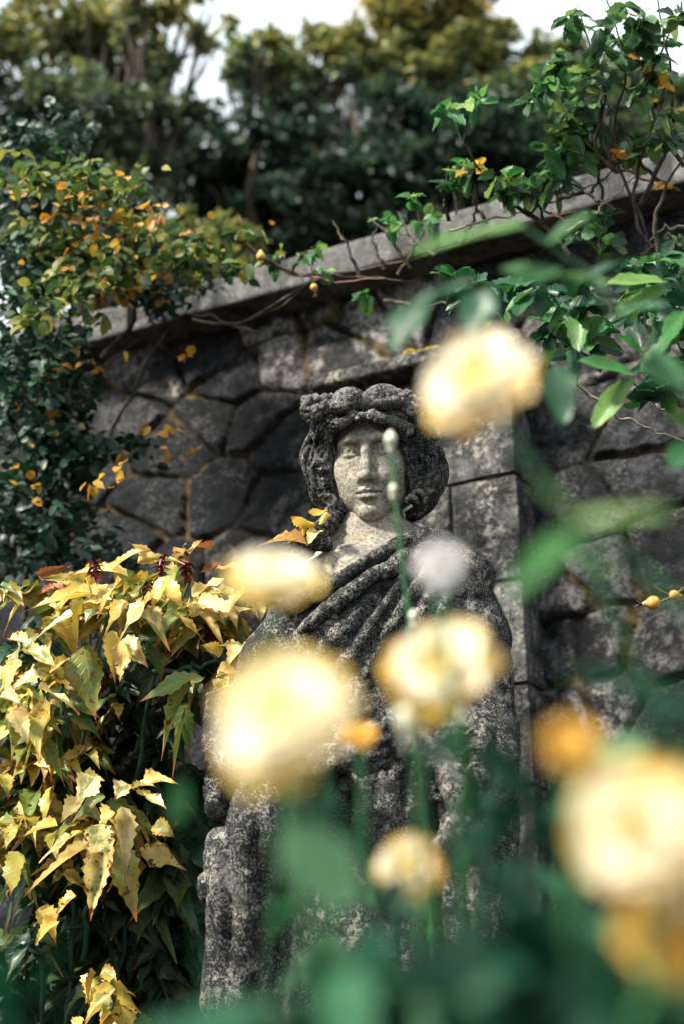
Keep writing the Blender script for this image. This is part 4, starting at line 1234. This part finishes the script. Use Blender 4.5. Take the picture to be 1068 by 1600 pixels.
def hip(name_label, px, py, d, rad, dx, dy):
    c = P(px, py, d)
    h = empty('rose_hip', c, name_label, 'rose hip', 'rose hips')
    g = Field(c - rad * 3, c + rad * 3, rad * 0.13)
    ax = norm(rt * dx - upv * dy)
    g.ell(c, rad, 0)
    g.cap(c, c + ax * rad * 1.3, rad * 0.75, rad * 0.35, rad * 0.4)
    mesh_obj('fruit', *g.mesh(), M['hip'], h)
    u = norm(np.cross(ax, fwd)); v = np.cross(ax, u)
    k = 5; a = np.arange(k) / k * 6.28
    dv = (u[None] * np.cos(a)[:, None] + v[None] * np.sin(a)[:, None]) * 0.8 + ax[None]
    leaf_obj('sepal', [leaves(np.repeat((c + ax * rad * 1.5)[None], k, 0), dv, np.repeat(ax[None], k, 0), rad * 1.5, rad * 0.5, 0, 0.2, 'blade', 3, 4, r.random(k))], M['twig_dark'] if 'twig_dark' in M else M['bark'], h)
    mesh_obj('stalk', *tube_data(smooth_path([c - ax * rad * 0.8, c - ax * rad * 2.5 + upv * rad * 0.5, c - ax * rad * 4.2 + upv * rad * 1.6], 10), np.full(10, rad * 0.18)), M['twig_red'], h)
hip('plump yellow orange rose hip against the wall at the right, the lower of the two', 1020, 942, 2.7, 0.0135, -1, 0.1)
hip('pinkish rose hip right of the plump yellow one, half out at the frame edge', 1052, 930, 2.7, 0.010, 1, 0.1)
hip('dark red rose hip on a vine stem before the coping', 408, 401, 3.45, 0.011, 0, -1)
hip('orange rose hip hanging in front of the wall joint under the coping', 491, 449, 3.45, 0.009, 0.2, 1)

# ------------------------------------------------------------------ golden shrub beside the statue
gold_stops = [(0, (0.05, 0.14, 0.03)), (0.2, (0.16, 0.22, 0.04)), (0.38, (0.58, 0.40, 0.05)), (0.6, (0.82, 0.60, 0.14)), (0.85, (0.92, 0.76, 0.34)), (1, (0.85, 0.50, 0.24))]
M['gold_leaf'] = leaf_mat('golden_leaf', gold_stops, tip=(0.34, 0.10, 0.025), spots=0.9, trans=0.30, rough=0.38, green=(0.12, 0.20, 0.04), vein=0.12, dirt=0.15, bronze=0.6)
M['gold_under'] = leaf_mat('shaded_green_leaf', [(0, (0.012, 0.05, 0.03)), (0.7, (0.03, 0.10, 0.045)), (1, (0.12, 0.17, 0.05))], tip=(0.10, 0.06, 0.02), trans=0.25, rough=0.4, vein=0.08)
M['red_leaf'] = leaf_mat('russet_leaf', [(0, (0.20, 0.05, 0.02)), (1, (0.45, 0.16, 0.05))], tip=(0.12, 0.02, 0.01), trans=0.3, rough=0.4)
gs = empty('golden_shrub', P(120, 1600, 2.9) * (1, 1, 0), 'golden leaved shrub with drooping tips and dark red tassels left of the statue', 'shrub')

def hero(specs, mat, name, wave=0.08, ns=7, ntt=15, teeth=0.15):
    """(base px, base py, tip px, tip py, width px, depth, tone, tilt)"""
    B, D, N, L, W, R, DR = [], [], [], [], [], [], []
    for (x0, y0, x1, y1, wpx, d, tone, tilt) in specs:
        d0 = d + r.uniform(-0.02, 0.02); d1 = d0 - r.uniform(0.01, 0.05)
        a, b = P(x0, y0, d0), P(x1, y1, d1)
        l = np.linalg.norm(b - a)
        dr = 0.28
        b2 = b + np.array([0, 0, dr * l])
        B.append(a); D.append(b2 - a); L.append(np.linalg.norm(b2 - a)); W.append(wpx * r.uniform(0.62, 0.9) / FP * d)
        n = norm(np.array([-0.25 + tilt, -0.65, 0.75]) + r.normal(size=3) * 0.38)
        N.append(n); R.append(tone); DR.append(dr * l / np.linalg.norm(b2 - a))
    out_ = leaves(B, D, N, L, W, DR, r.uniform(0.1, 0.8, len(B)), 'drip', ns, ntt, R, teeth, curl=r.uniform(-0.12, 0.3, len(B)), wave=wave * r.uniform(0.6, 2.2, len(B)))
    return leaf_obj(name, [out_], mat, gs)

top = [(175, 930, 35, 955, 50, 2.75, .62, 0), (150, 915, 60, 905, 34, 2.8, .5, 0), (160, 950, 45, 985, 46, 2.7, .75, 0), (200, 900, 120, 880, 36, 2.75, .85, 0), (190, 905, 150, 965, 40, 2.7, .85, .2),
       (240, 930, 175, 1010, 70, 2.6, .78, 0), (230, 950, 255, 990, 50, 2.6, .9, .3), (190, 1000, 230, 1040, 50, 2.6, .8, .2), (195, 1005, 185, 1065, 50, 2.58, .72, 0), (175, 985, 178, 1068, 44, 2.62, .55, 0),
       (250, 905, 290, 960, 46, 2.65, .55, .3), (300, 965, 340, 945, 44, 2.7, .9, .2), (310, 940, 375, 955, 50, 2.7, .85, .3), (300, 930, 350, 920, 40, 2.7, .8, .3), (330, 975, 390, 940, 40, 2.75, .85, .2),
       (270, 960, 320, 1000, 44, 2.7, .5, .2), (140, 880, 135, 930, 40, 2.75, .45, -.2), (215, 880, 290, 870, 34, 2.75, .75, .2), (240, 880, 200, 850, 30, 2.78, .9, 0), (175, 890, 230, 860, 34, 2.75, .85, 0),
       (290, 880, 270, 850, 26, 2.8, 1.0, 0), (290, 875, 320, 845, 24, 2.8, .98, .2), (350, 905, 300, 935, 36, 2.75, .98, 0), (370, 890, 340, 880, 40, 2.7, 1.0, 0), (385, 925, 350, 960, 40, 2.7, .9, 0), (400, 940, 410, 970, 34, 2.7, .8, .3),
       (200, 940, 160, 1000, 56, 2.65, .35, 0), (130, 940, 110, 1010, 50, 2.72, .3, 0), (160, 940, 120, 940, 40, 2.7, .7, 0), (260, 900, 240, 960, 44, 2.62, .4, .1), (340, 1010, 400, 1020, 40, 2.68, .75, .3), (345, 1025, 310, 1010, 40, 2.68, .6, 0),
       (380, 1010, 355, 1045, 40, 2.66, .85, 0), (375, 1015, 400, 1045, 40, 2.66, .85, .3), (340, 1050, 385, 1060, 46, 2.66, .7, .2), (350, 1060, 340, 1100, 34, 2.66, .8, 0),
       (478, 850, 408, 842, 60, 2.56, 1.0, 0)]
neck = [(492, 822, 455, 806, 44, 2.56, .55, 0), (490, 806, 512, 798, 40, 2.56, .6, 0), (500, 815, 520, 808, 34, 2.57, .62, 0), (485, 840, 466, 826, 40, 2.56, .6, 0), (497, 830, 480, 845, 30, 2.56, .85, 0)]
mid = [(60, 1075, 125, 1115, 62, 2.6, .85, .2), (40, 1020, 90, 1045, 46, 2.65, .8, .2), (30, 1030, 5, 1085, 50, 2.65, .6, 0), (20, 1110, 45, 1155, 60, 2.6, .9, 0), (10, 1130, 28, 1190, 60, 2.58, .2, 0), (30, 1010, 20, 1040, 40, 2.7, .8, 0),
       (0, 1090, 35, 1100, 40, 2.65, .9, 0), (60, 1110, 70, 1160, 60, 2.66, .35, 0), (90, 1130, 60, 1180, 50, 2.7, .3, 0), (0, 1040, -20, 1080, 50, 2.7, .7, 0), (15, 1000, 60, 1010, 34, 2.75, .75, 0), (60, 1040, 50, 1000, 34, 2.75, .75, 0),
       (120, 1215, 165, 1225, 46, 2.66, .72, .2), (110, 1200, 140, 1165, 50, 2.7, .45, .2), (100, 1200, 60, 1175, 50, 2.7, .45, 0), (80, 1230, 65, 1290, 50, 2.7, .5, 0), (135, 1180, 155, 1190, 30, 2.7, .4, 0),
       (150, 1215, 120, 1260, 50, 2.6, .82, 0), (130, 1250, 95, 1290, 54, 2.6, .85, 0), (145, 1290, 175, 1370, 70, 2.52, .80, .1), (190, 1260, 195, 1365, 60, 2.54, .88, .2), (180, 1270, 150, 1305, 44, 2.55, .7, 0),
       (140, 1320, 40, 1410, 52, 2.52, .86, 0), (160, 1330, 140, 1440, 60, 2.5, .78, 0), (130, 1300, 60, 1345, 50, 2.56, .8, 0), (180, 1320, 215, 1440, 60, 2.55, .25, .2), (215, 1240, 260, 1270, 50, 2.6, .75, .3), (225, 1225, 275, 1215, 44, 2.62, .7, .3),
       (200, 1225, 180, 1250, 50, 2.58, .92, 0), (210, 1235, 240, 1220, 36, 2.6, .8, .1), (240, 1290, 275, 1310, 44, 2.62, .5, .3), (30, 1290, 10, 1330, 50, 2.62, .5, 0), (60, 1290, 20, 1270, 44, 2.65, .45, 0), (90, 1290, 30, 1310, 40, 2.6, .6, 0),
       (0, 1210, 15, 1245, 40, 2.7, .5, 0), (30, 1330, 20, 1400, 60, 2.6, .28, 0), (60, 1420, 90, 1475, 46, 2.55, .55, .2), (90, 1440, 55, 1480, 40, 2.56, .6, 0), (120, 1400, 90, 1430, 40, 2.56, .5, 0), (100, 1180, 130, 1215, 40, 2.68, .35, .1)]
low = [(165, 1560, 125, 1610, 62, 2.5, .42, 0), (180, 1545, 130, 1600, 56, 2.45, .5, 0), (175, 1530, 215, 1590, 54, 2.52, .40, .2), (150, 1520, 130, 1565, 44, 2.55, .45, 0), (160, 1515, 185, 1540, 40, 2.55, .4, .2), (130, 1590, 110, 1620, 50, 2.5, .5, 0), (190, 1570, 200, 1625, 50, 2.5, .45, .2)]
hero(top, M['gold_leaf'], 'foliage')
hero(neck, M['gold_leaf'], 'foliage')
mesh_obj('stem', *canes([[(400, 940, 2.72), (455, 880, 2.62), (480, 845, 2.57), (497, 815, 2.57)]], 0.0028, 0.0014, 16, 0.002), M['stem_dark'], gs)
hero(mid, M['gold_leaf'], 'foliage')
hero(low, M['gold_leaf'], 'foliage')
hero([(310, 1055, 220, 1105, 58, 2.6, .1, 0), (300, 1070, 240, 1180, 50, 2.6, .22, 0), (295, 1100, 270, 1215, 40, 2.62, .12, 0), (320, 1060, 290, 1100, 40, 2.62, .15, 0), (290, 980, 310, 1030, 56, 2.75, .1, .1), (60, 1150, 100, 1230, 50, 2.7, .15, 0),
      (130, 1010, 150, 1130, 80, 2.72, .22, 0), (230, 1010, 260, 1060, 56, 2.78, .1, 0), (285, 1110, 300, 1180, 40, 2.7, .1, 0), (150, 950, 135, 975, 36, 2.6, .1, 0), (20, 1340, 60, 1420, 60, 2.7, .1, 0)], M['gold_leaf'], 'foliage')
hero([(60, 900, 110, 885, 30, 2.85, .5, 0), (100, 920, 50, 925, 34, 2.85, .7, 0), (130, 900, 75, 915, 30, 2.85, .2, 0), (330, 860, 300, 850, 26, 2.85, .7, 0), (350, 890, 310, 900, 34, 2.82, .5, 0), (280, 870, 310, 890, 26, 2.85, .4, 0)], M['red_leaf'], 'russet_foliage')
# fill: leaves hanging in whorls behind the big ones
def whorls(blobs, size, up=0.6):
    Vb = []
    pos, dr = [], []
    for (x, y, rx, ry, d, ds, k) in blobs:
        for i in range(k):
            c = P(x + r.normal() * rx * .55, y + r.normal() * ry * .55, d + r.normal() * ds)
            for q in range(r.integers(4, 8)):
                a = r.uniform(0, 6.28)
                pos.append(c + r.normal(size=3) * 0.01)
                dr.append((math.cos(a), math.sin(a) * 0.8 - 0.15, r.uniform(-0.75, 0.15)))
    n = len(pos); L = r.uniform(0.4, 1.15, n) * size
    return leaves(pos, dr, norm(r.normal(size=(n, 3)) * 0.4 + (-0.1, -0.5, up)), L, L * r.uniform(0.38, 0.6, n), r.uniform(0.15, 0.6, n), r.uniform(0.1, 0.8, n), 'drip', 5, 11, r.random(n), 0.14, curl=r.uniform(-0.15, 0.45, n), wave=0.2), n
b1, n1 = whorls([(190, 945, 110, 45, 2.83, .06, 28), (330, 965, 60, 30, 2.83, .05, 11), (50, 1090, 75, 60, 2.83, .06, 20), (130, 1290, 95, 60, 2.78, .06, 20), (0, 1200, 50, 60, 2.8, .05, 8), (110, 1170, 60, 30, 2.85, .05, 6), (20, 1300, 50, 60, 2.8, .05, 6), (165, 1560, 40, 35, 2.65, .04, 3)], 0.085)
b1[2][:, 2] = np.where((b1[2][:, 2] * 37) % 1 < 0.45, 0.30 * b1[2][:, 2], 0.1 + 0.75 * b1[2][:, 2])
leaf_obj('foliage', [b1], M['gold_leaf'], gs)
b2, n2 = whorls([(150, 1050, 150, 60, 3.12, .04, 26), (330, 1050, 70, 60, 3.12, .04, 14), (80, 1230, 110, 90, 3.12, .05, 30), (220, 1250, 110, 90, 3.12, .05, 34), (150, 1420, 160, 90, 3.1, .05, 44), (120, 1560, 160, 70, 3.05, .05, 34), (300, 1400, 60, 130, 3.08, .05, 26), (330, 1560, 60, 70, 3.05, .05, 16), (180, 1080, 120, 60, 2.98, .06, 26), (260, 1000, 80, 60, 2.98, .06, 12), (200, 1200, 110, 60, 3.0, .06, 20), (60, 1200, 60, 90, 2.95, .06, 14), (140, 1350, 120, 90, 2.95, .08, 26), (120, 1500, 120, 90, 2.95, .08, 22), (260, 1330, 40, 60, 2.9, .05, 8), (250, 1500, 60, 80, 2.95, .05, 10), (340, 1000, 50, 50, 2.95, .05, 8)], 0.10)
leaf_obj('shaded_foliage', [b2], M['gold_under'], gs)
sp = [[(110, 1800, 2.9), (110, 1500, 2.85), (105, 1300, 2.8), (130, 1100, 2.75), (180, 930, 2.75)], [(120, 1800, 2.9), (190, 1500, 2.9), (200, 1250, 2.85), (240, 1050, 2.8), (300, 900, 2.8)], [(100, 1800, 2.9), (60, 1500, 2.85), (55, 1350, 2.8), (100, 1150, 2.75), (60, 1060, 2.7)],
      [(130, 1500, 2.85), (150, 1350, 2.75), (170, 1250, 2.65)], [(240, 1050, 2.8), (320, 1040, 2.75), (370, 1000, 2.72)], [(180, 1700, 2.85), (180, 1580, 2.6), (165, 1530, 2.56)], [(290, 900, 2.8), (285, 870, 2.8), (292, 850, 2.8)], [(105, 1150, 2.7), (103, 1100, 2.66), (98, 1070, 2.62)]]
for q in sp:
    mesh_obj('stem', *canes([q], 0.0065, 0.003, 24, 0.008), M['stem_dark'], gs)
for (x, y, d) in ((150, 885, 2.7), (253, 880, 2.68), (232, 920, 2.64), (292, 890, 2.78), (325, 985, 2.75), (105, 950, 2.85), (325, 1075, 2.62), (165, 1055, 2.75), (345, 1000, 2.75)):
    c = P(x, y, d); k = 34
    t_ = np.linspace(0, 1, k)
    ln_ = r.uniform(0.03, 0.055)
    pos = c[None] + np.stack([r.normal(size=k) * .002, r.normal(size=k) * .002, 0.015 - ln_ * t_], 1)
    a = t_ * 31 + r.normal(size=k) * 0.5
    dv = np.stack([np.cos(a), np.sin(a), r.uniform(-1.0, 0.5, k)], 1)
    leaf_obj('flower_tassel', [leaves(pos, dv, np.stack([np.cos(a), np.sin(a), a * 0 + 0.8], 1), r.uniform(0.010, 0.024, k), r.uniform(.006, .012, k), 0.3, 0.5, 'drip', 3, 5, r.random(k), curl=r.uniform(-.3, .3, k))], M['tassel'], gs)

# ------------------------------------------------------------------ roses close to the lens
def petal_mat(name, inner, mid_, outer):
    t = NT(name)
    sp_ = t.n('ShaderNodeSeparateXYZ'); t.set(sp_.inputs[0], t.attr('lv').outputs['Vector'])
    amb = outer if name == 'white_petal' else tuple(0.5 * a_ + 0.5 * b_ for a_, b_ in zip(inner, (0.86, 0.62, 0.16)))
    col = t.ramp(sp_.outputs[2], [(0.0, mid_), (0.25, mid_), (0.55, outer), (0.84, outer), (0.93, amb)])
    col = t.mix(t.rng(sp_.outputs[1], 0.0, 0.42, 0.8, 0.0), col, inner)
    b = t.pbr(col, 0.55, t.bump(t.noise(60, 3), 0.2, 0.001), 0.3)
    tr = t.n('ShaderNodeBsdfTranslucent'); t.set(tr.inputs[0], col)
    ms = t.n('ShaderNodeMixShader'); ms.inputs[0].default_value = 0.35
    t.set(ms.inputs[1], b.outputs[0]); t.set(ms.inputs[2], tr.outputs[0])
    return t.done(ms.outputs[0])
M['petal'] = petal_mat('rose_petal', (0.88, 0.55, 0.10), (0.93, 0.82, 0.48), (0.95, 0.92, 0.80))
M['petal_pale'] = petal_mat('pale_rose_petal', (0.90, 0.70, 0.26), (0.93, 0.85, 0.52), (0.95, 0.92, 0.80))
M['petal_deep'] = petal_mat('amber_rose_petal', (0.74, 0.34, 0.02), (0.84, 0.50, 0.06), (0.90, 0.66, 0.18))
M['petal_white'] = petal_mat('white_petal', (0.90, 0.87, 0.85), (0.91, 0.89, 0.88), (0.92, 0.90, 0.89))
M['stamen'] = plain_mat('stamen', (0.45, 0.16, 0.01), (0.70, 0.36, 0.03), 300, 0.7)

def rose(label, px, py, d, wpx, facing, mat, cup=0.55, layers=6, stem=None, squash=1.0, centre=False):
    """open double rose; facing = direction its centre looks (right, up, towards viewer)"""
    c = P(px, py, d); R = wpx / FP * d / 2
    ax = norm(rt * facing[0] + upv * facing[1] - fwd * facing[2])
    root = empty('garden_rose', c, label, 'rose', 'roses in bloom near the lens')
    u = norm(np.cross(ax, (0.1, 0.2, 0.97))); v = np.cross(ax, u)
    B, D, N, L, W, Rn, F_, C_ = [], [], [], [], [], [], [], []
    for k in range(layers):
        f = k / (layers - 1)                   # 0 inner .. 1 outer
        cnt = [4, 6, 7, 8, 8, 9, 9][k]
        for j in range(cnt):
            a = (j + 0.37 * k + r.uniform(-.15, .15)) / cnt * 6.283
            rad = u * math.cos(a) + v * math.sin(a)
            open_ = 0.25 + (1.30 - cup * 0.3) * f
            B.append(c + rad * R * 0.07 * (1 + 2 * f) - ax * R * 0.25 * (1 - 0.2 * f))
            D.append(norm(ax * math.cos(open_) + rad * math.sin(open_)))
            N.append(norm(ax * math.sin(open_) - rad * math.cos(open_)))
            L.append(R * (0.45 + 0.55 * f) * r.uniform(0.86, 1.08)); W.append(R * (0.60 + 0.50 * f) * r.uniform(0.85, 1.2)); Rn.append(f * 0.9 + r.uniform(0, 0.1))
            C_.append(-0.28 + 0.5 * f * r.uniform(0.3, 1.2))
    leaf_obj('petals', [leaves(B, D, N, L, W, 0.02, 0.45, 'petal', 7, 7, Rn, curl=C_, wave=0.05)], mat, root)
    if centre:
        g = Field(c - R * 0.45, c + R * 0.45, R * 0.03)
        for j in range(26):
            q = norm(r.normal(size=3)); q = q - ax * min(0, q @ ax)
            g.ell(c - ax * R * 0.14 + (q - ax * (q @ ax)) * R * 0.11 + ax * R * 0.06 * r.random(), R * 0.05, R * 0.02)
        g.ell(c - ax * R * 0.15, R * 0.16, R * 0.05)
        mesh_obj('stamens', *g.mesh(), M['stamen'], root)
    k = 5; a = np.arange(k) / k * 6.283
    dv = (u[None] * np.cos(a)[:, None] + v[None] * np.sin(a)[:, None]) - ax[None] * 0.3
    cb = c - ax * R * 0.3
    leaf_obj('sepals', [leaves(np.repeat(cb[None], k, 0), dv, np.repeat(ax[None], k, 0), R * 0.55, R * 0.22, 0.1, 0.2, 'blade', 3, 5, r.random(k))], M['deep_leaf'], root)
    g = Field(cb - R * 0.5, cb + R * 0.4, R * 0.035)
    g.ell(cb - ax * R * 0.06, R * 0.15, 0); mesh_obj('calyx', *g.mesh(), M['stem'], root)
    pts = [cb - ax * R * 0.1, cb - ax * R * 0.7 + (0, 0, -R * 0.3)]
    if stem is None: stem = [(px + 10, py + 400, d + 0.02), (px + 20, py + 900, d + 0.05)]
    pts += [P(*q) for q in stem]
    sw = 0.0024
    mesh_obj('stem', *tube_data(smooth_path(pts, 26, 0.002), np.linspace(sw * 0.8, sw * 1.4, 26), 8), M['stem'], root)
    return root

rose('large pale yellow rose, most blurred and biggest of the blooms in front of the robe', 440, 1122, 0.50, 205, (-0.40, 0.62, 0.66), M['petal_pale'], stem=[(520, 1500, .52), (560, 1900, .55)])
rose('round yellow rose with an orange heart right of the wreath and above the shoulder', 745, 594, 0.70, 170, (-0.40, 0.50, 0.72), M['petal'], stem=[(850, 740, .70), (960, 960, .74), (1100, 1300, .8)])
rose('pale yellow rose with an orange heart before the statue breast', 684, 1042, 0.76, 155, (-0.28, 0.62, 0.72), M['petal'], centre=True, stem=[(655, 1200, .76), (660, 1400, .78), (680, 1800, .8)])
rose('flat pale rose seen edge on below the statue shoulder', 428, 902, 0.74, 135, (0.10, 0.93, 0.40), M['petal_pale'], stem=[(440, 1100, .76), (470, 1400, .78), (520, 1800, .8)])
rose('small half open rose with an amber heart low before the skirt', 638, 1355, 0.80, 102, (-0.45, 0.45, 0.75), M['petal'], 0.7, 6, stem=[(690, 1440, 1.02), (720, 1700, 1.05)])
rose('big cream rose at the lower right edge', 992, 1296, 0.44, 195, (-0.35, 0.45, 0.8), M['petal'], stem=[(1010, 1600, .46), (1020, 1900, .48)])
rose('second cream rose cut off by the right edge of the frame', 1085, 1350, 0.45, 175, (-0.45, 0.35, 0.8), M['petal_pale'], stem=[(1100, 1600, .46), (1110, 1900, .48)])
rose('amber rose drooping under the cream pair at the lower right', 1040, 1462, 0.47, 140, (-0.3, -0.1, 0.9), M['petal_deep'], stem=[(1090, 1650, .48), (1100, 1900, .5)])
rose('small orange rose against the dark wall beside the pier foot', 890, 1162, 0.50, 78, (0.0, 0.5, 0.85), M['petal_deep'], 1.2, 4, stem=[(900, 1400, .5), (920, 1900, .55)], centre=False)
rose('tiny orange bloom peeping between the two pale roses', 562, 1150, 0.95, 50, (0.1, 0.85, 0.5), M['petal_deep'], 1.2, 4, stem=[(580, 1400, .97), (600, 1900, 1.0)], centre=False)

def budded_stem(label, pts, buds, rad, mat='stem', leaves_=()):
    b0 = P(*pts[0])
    root = empty('rose_bud_stem', b0, label, 'flower stem', None)
    mesh_obj('stem', *tube_data(smooth_path([P(*q) for q in pts], 34, 0.002), np.linspace(rad * 1.1, rad * 0.6, 34), 8), M[mat], root)
    for (x, y, d, R) in buds:
        c = P(x, y, d)
        g = Field(c - R * 2.6, c + R * 2.6, R * 0.14)
        g.ell(c, (R, R, R * 1.1), 0)
        g.cap(c - upv * R * 0.8, c - upv * R * 2.0, R * 0.62, rad, R * 0.5)
        g.cap(c + upv * R * 0.6, c + upv * R * 1.3, R * 0.5, R * 0.2, R * 0.5)
        mesh_obj('bud', *g.mesh(), M['bud'], root)
    return root
budded_stem('tall green stem with two closed pale buds crossing the statue face', [(690, 1700, 1.55), (665, 1300, 1.5), (645, 1080, 1.5), (628, 880, 1.5), (616, 770, 1.5), (609, 690, 1.5)],
            [(609, 686, 1.5, .0062), (613, 764, 1.49, .0042), (645, 962, 1.49, .0045)], 0.0030)
budded_stem('short stem with one pale bud under the orange hearted rose', [(700, 1500, .85), (670, 1300, .83), (645, 1180, .82), (638, 1130, .82)], [(638, 1122, .82, .0075)], 0.0026)
budded_stem('thin stem right of the budded one in front of the robe', [(720, 1600, .9), (712, 1400, .9), (715, 1200, .9), (722, 1120, .9)], [(722, 1112, .9, .0018)], 0.0022, 'stem_dark')
# white flower, a soft disc before the shoulder
rose('small white bloom blurred to a disc before the draped shoulder', 688, 882, 0.72, 70, (0, 0.2, 0.98), M['petal_white'], 1.0, 4, stem=[(705, 1100, .73), (740, 1500, .75), (760, 1900, .8)], centre=False)

# ------------------------------------------------------------------ leafy shoots close to the lens
def shoot(label, stem_pts, leafs, mat, rad=0.002, name='rose_shoot', kind='rose'):
    root = empty(name, P(*stem_pts[0]), label, 'leafy shoot')
    mesh_obj('stem', *tube_data(smooth_path([P(*q) for q in stem_pts], 20, 0.002), np.linspace(rad * 1.3, rad * 0.7, 20), 7), M['stem'], root)
    B, D, N, L, W, T = [], [], [], [], [], []
    for (x0, y0, x1, y1, wpx, d, tone) in leafs:
        a, b = P(x0, y0, d), P(x1, y1, d - 0.02)
        B.append(a); D.append(b - a); L.append(np.linalg.norm(b - a)); W.append(wpx / FP * d); T.append(tone)
        N.append(norm(np.array([-0.2, -0.7, 0.7]) + r.normal(size=3) * 0.2))
    for i in range(len(B)):
        leaf_obj('leaf', [leaves(B[i:i + 1], D[i:i + 1], N[i:i + 1], L[i], W[i], 0.05, 0.25, kind, 7, 11, T[i:i + 1], 0.08, wave=0.05)], mat, root)
    return root
shoot('pale green cross of leaves blurred before the pier edge at the right', [(1180, 1100, .62), (1060, 950, .62), (960, 850, .62), (905, 815, .62)],
      [(905, 815, 840, 755, 48, .62, .9), (905, 815, 1045, 795, 44, .6, .85), (890, 830, 800, 925, 60, .62, .5), (880, 850, 960, 905, 30, .63, .3)], M['fresh_leaf'])
shoot('long deep green leaves reaching in above the orange bud at the right edge', [(1150, 1500, .6), (1120, 1250, .6), (1080, 1100, .6)],
      [(1080, 1105, 870, 1035, 60, .6, .6), (1080, 1110, 960, 1130, 60, .62, .4), (1085, 1100, 1060, 1020, 50, .62, .3), (1080, 1120, 1010, 1180, 60, .62, .3)], M['deep_leaf'])
shoot('blurred long leaf arching before the coping right of centre', [(1080, 640, 1.15), (960, 470, 1.15), (860, 380, 1.15), (815, 355, 1.15)],
      [(825, 350, 640, 385, 46, 1.15, .75), (850, 385, 920, 330, 40, 1.15, .4), (880, 420, 790, 440, 50, 1.15, .5)], M['fresh_leaf'])
shoot('grey green glossy leaves blurred above the round yellow rose', [(1120, 760, 1.2), (1040, 560, 1.2), (940, 470, 1.2), (860, 430, 1.2)],
      [(860, 430, 945, 440, 60, 1.2, .95), (850, 430, 780, 420, 50, 1.2, .9), (740, 440, 600, 500, 70, 1.1, .5), (760, 450, 735, 520, 66, 1.2, .5), (940, 500, 1040, 470, 50, 1.3, .6), (1000, 560, 1068, 600, 60, 1.2, .8),
       (870, 570, 880, 660, 50, 1.4, .5), (900, 440, 990, 400, 40, 1.4, .5), (680, 450, 610, 545, 60, 1.2, .4)], M['rose_leaf'])
shoot('bright green pair of leaves before the dark wall right of the rose', [(1100, 640, 2.1), (1040, 590, 2.1), (990, 580, 2.1)],
      [(990, 585, 900, 560, 50, 2.1, .6), (985, 590, 925, 665, 44, 2.1, .85), (1000, 580, 1060, 520, 56, 2.1, .4), (1010, 560, 960, 520, 50, 2.15, .5), (1030, 560, 1068, 480, 60, 2.1, .6), (1040, 440, 945, 440, 56, 2.2, .9), (1040, 450, 960, 490, 50, 2.2, .8)], M['fresh_leaf'])
shoot('grey leaf tip entering at the right edge beside the wall joints', [(1160, 900, 1.3), (1120, 750, 1.3), (1090, 680, 1.3)], [(1090, 690, 1045, 640, 60, 1.3, .9), (1090, 690, 1050, 730, 60, 1.3, .6)], M['rose_leaf'])
shoot('dark blurred leaves in the bottom left corner', [(-60, 1800, .7), (-20, 1650, .7), (30, 1560, .7)],
      [(30, 1600, 0, 1470, 70, .7, .4), (40, 1610, 100, 1450, 60, .7, .5), (20, 1620, -40, 1540, 80, .7, .3), (60, 1620, 120, 1560, 60, .7, .3), (30, 1640, 60, 1530, 90, .72, .2)], M['deep_leaf'])
shoot('small blurred green leaf floating beside the statue elbow', [(330, 1900, .9), (310, 1500, .9), (285, 1290, .8)], [(285, 1290, 280, 1215, 44, .8, .8), (288, 1300, 320, 1260, 36, .8, .3)], M['deep_leaf'], 0.0007)

bush = empty('rose_bush', P(700, 2100, 0.95) * (1, 1, 0), 'deep green rose bush blurred across the foot of the view', 'bush')
bb = [(870, 1275, 100, 22, 0.8, .05, 6), (790, 1250, 80, 15, 0.85, .05, 4), (500, 1390, 70, 18, 1.05, .03, 4), (850, 1350, 50, 20, 0.9, .03, 4), (760, 1180, 40, 50, 0.8, .05, 5), (510, 1500, 70, 35, 0.56, .02, 6), (640, 1530, 140, 35, 0.56, .03, 10), (600, 1440, 60, 25, .62, .02, 3),
      (860, 1450, 70, 45, 0.56, .03, 6), (900, 1520, 120, 50, 0.56, .03, 11), (580, 1600, 140, 30, 0.56, .03, 13), (800, 1590, 160, 40, 0.56, .03, 18), (1000, 1570, 90, 60, 0.56, .03, 20), (420, 1590, 70, 30, 0.56, .03, 8), (560, 1480, 40, 20, .9, .03, 2), (1040, 1180, 60, 40, .8, .05, 6), (480, 1250, 60, 30, .85, .05, 3)]
leaf_obj('foliage', [leaf_cloud(bb, 0.047, r, 'rose', 0.08, 5, 9, 0.55, 0.7, 0.2)], M['deep_leaf'], bush)
bst = []
for i in range(14):
    x = 400 + i * 45 + r.uniform(-20, 20); d = r.uniform(.72, 1.0)
    bst.append([(700 + (x - 700) * 0.5, 2200, d), (x + r.uniform(-30, 30), 1700, d), (x + r.uniform(-40, 40), 1480, d), (x + r.uniform(-60, 60), 1200 + r.uniform(0, 180), d)])
for q in bst:
    mesh_obj('stem', *canes([q], 0.0032, 0.0014, 22, 0.003), M['stem_dark'], bush)
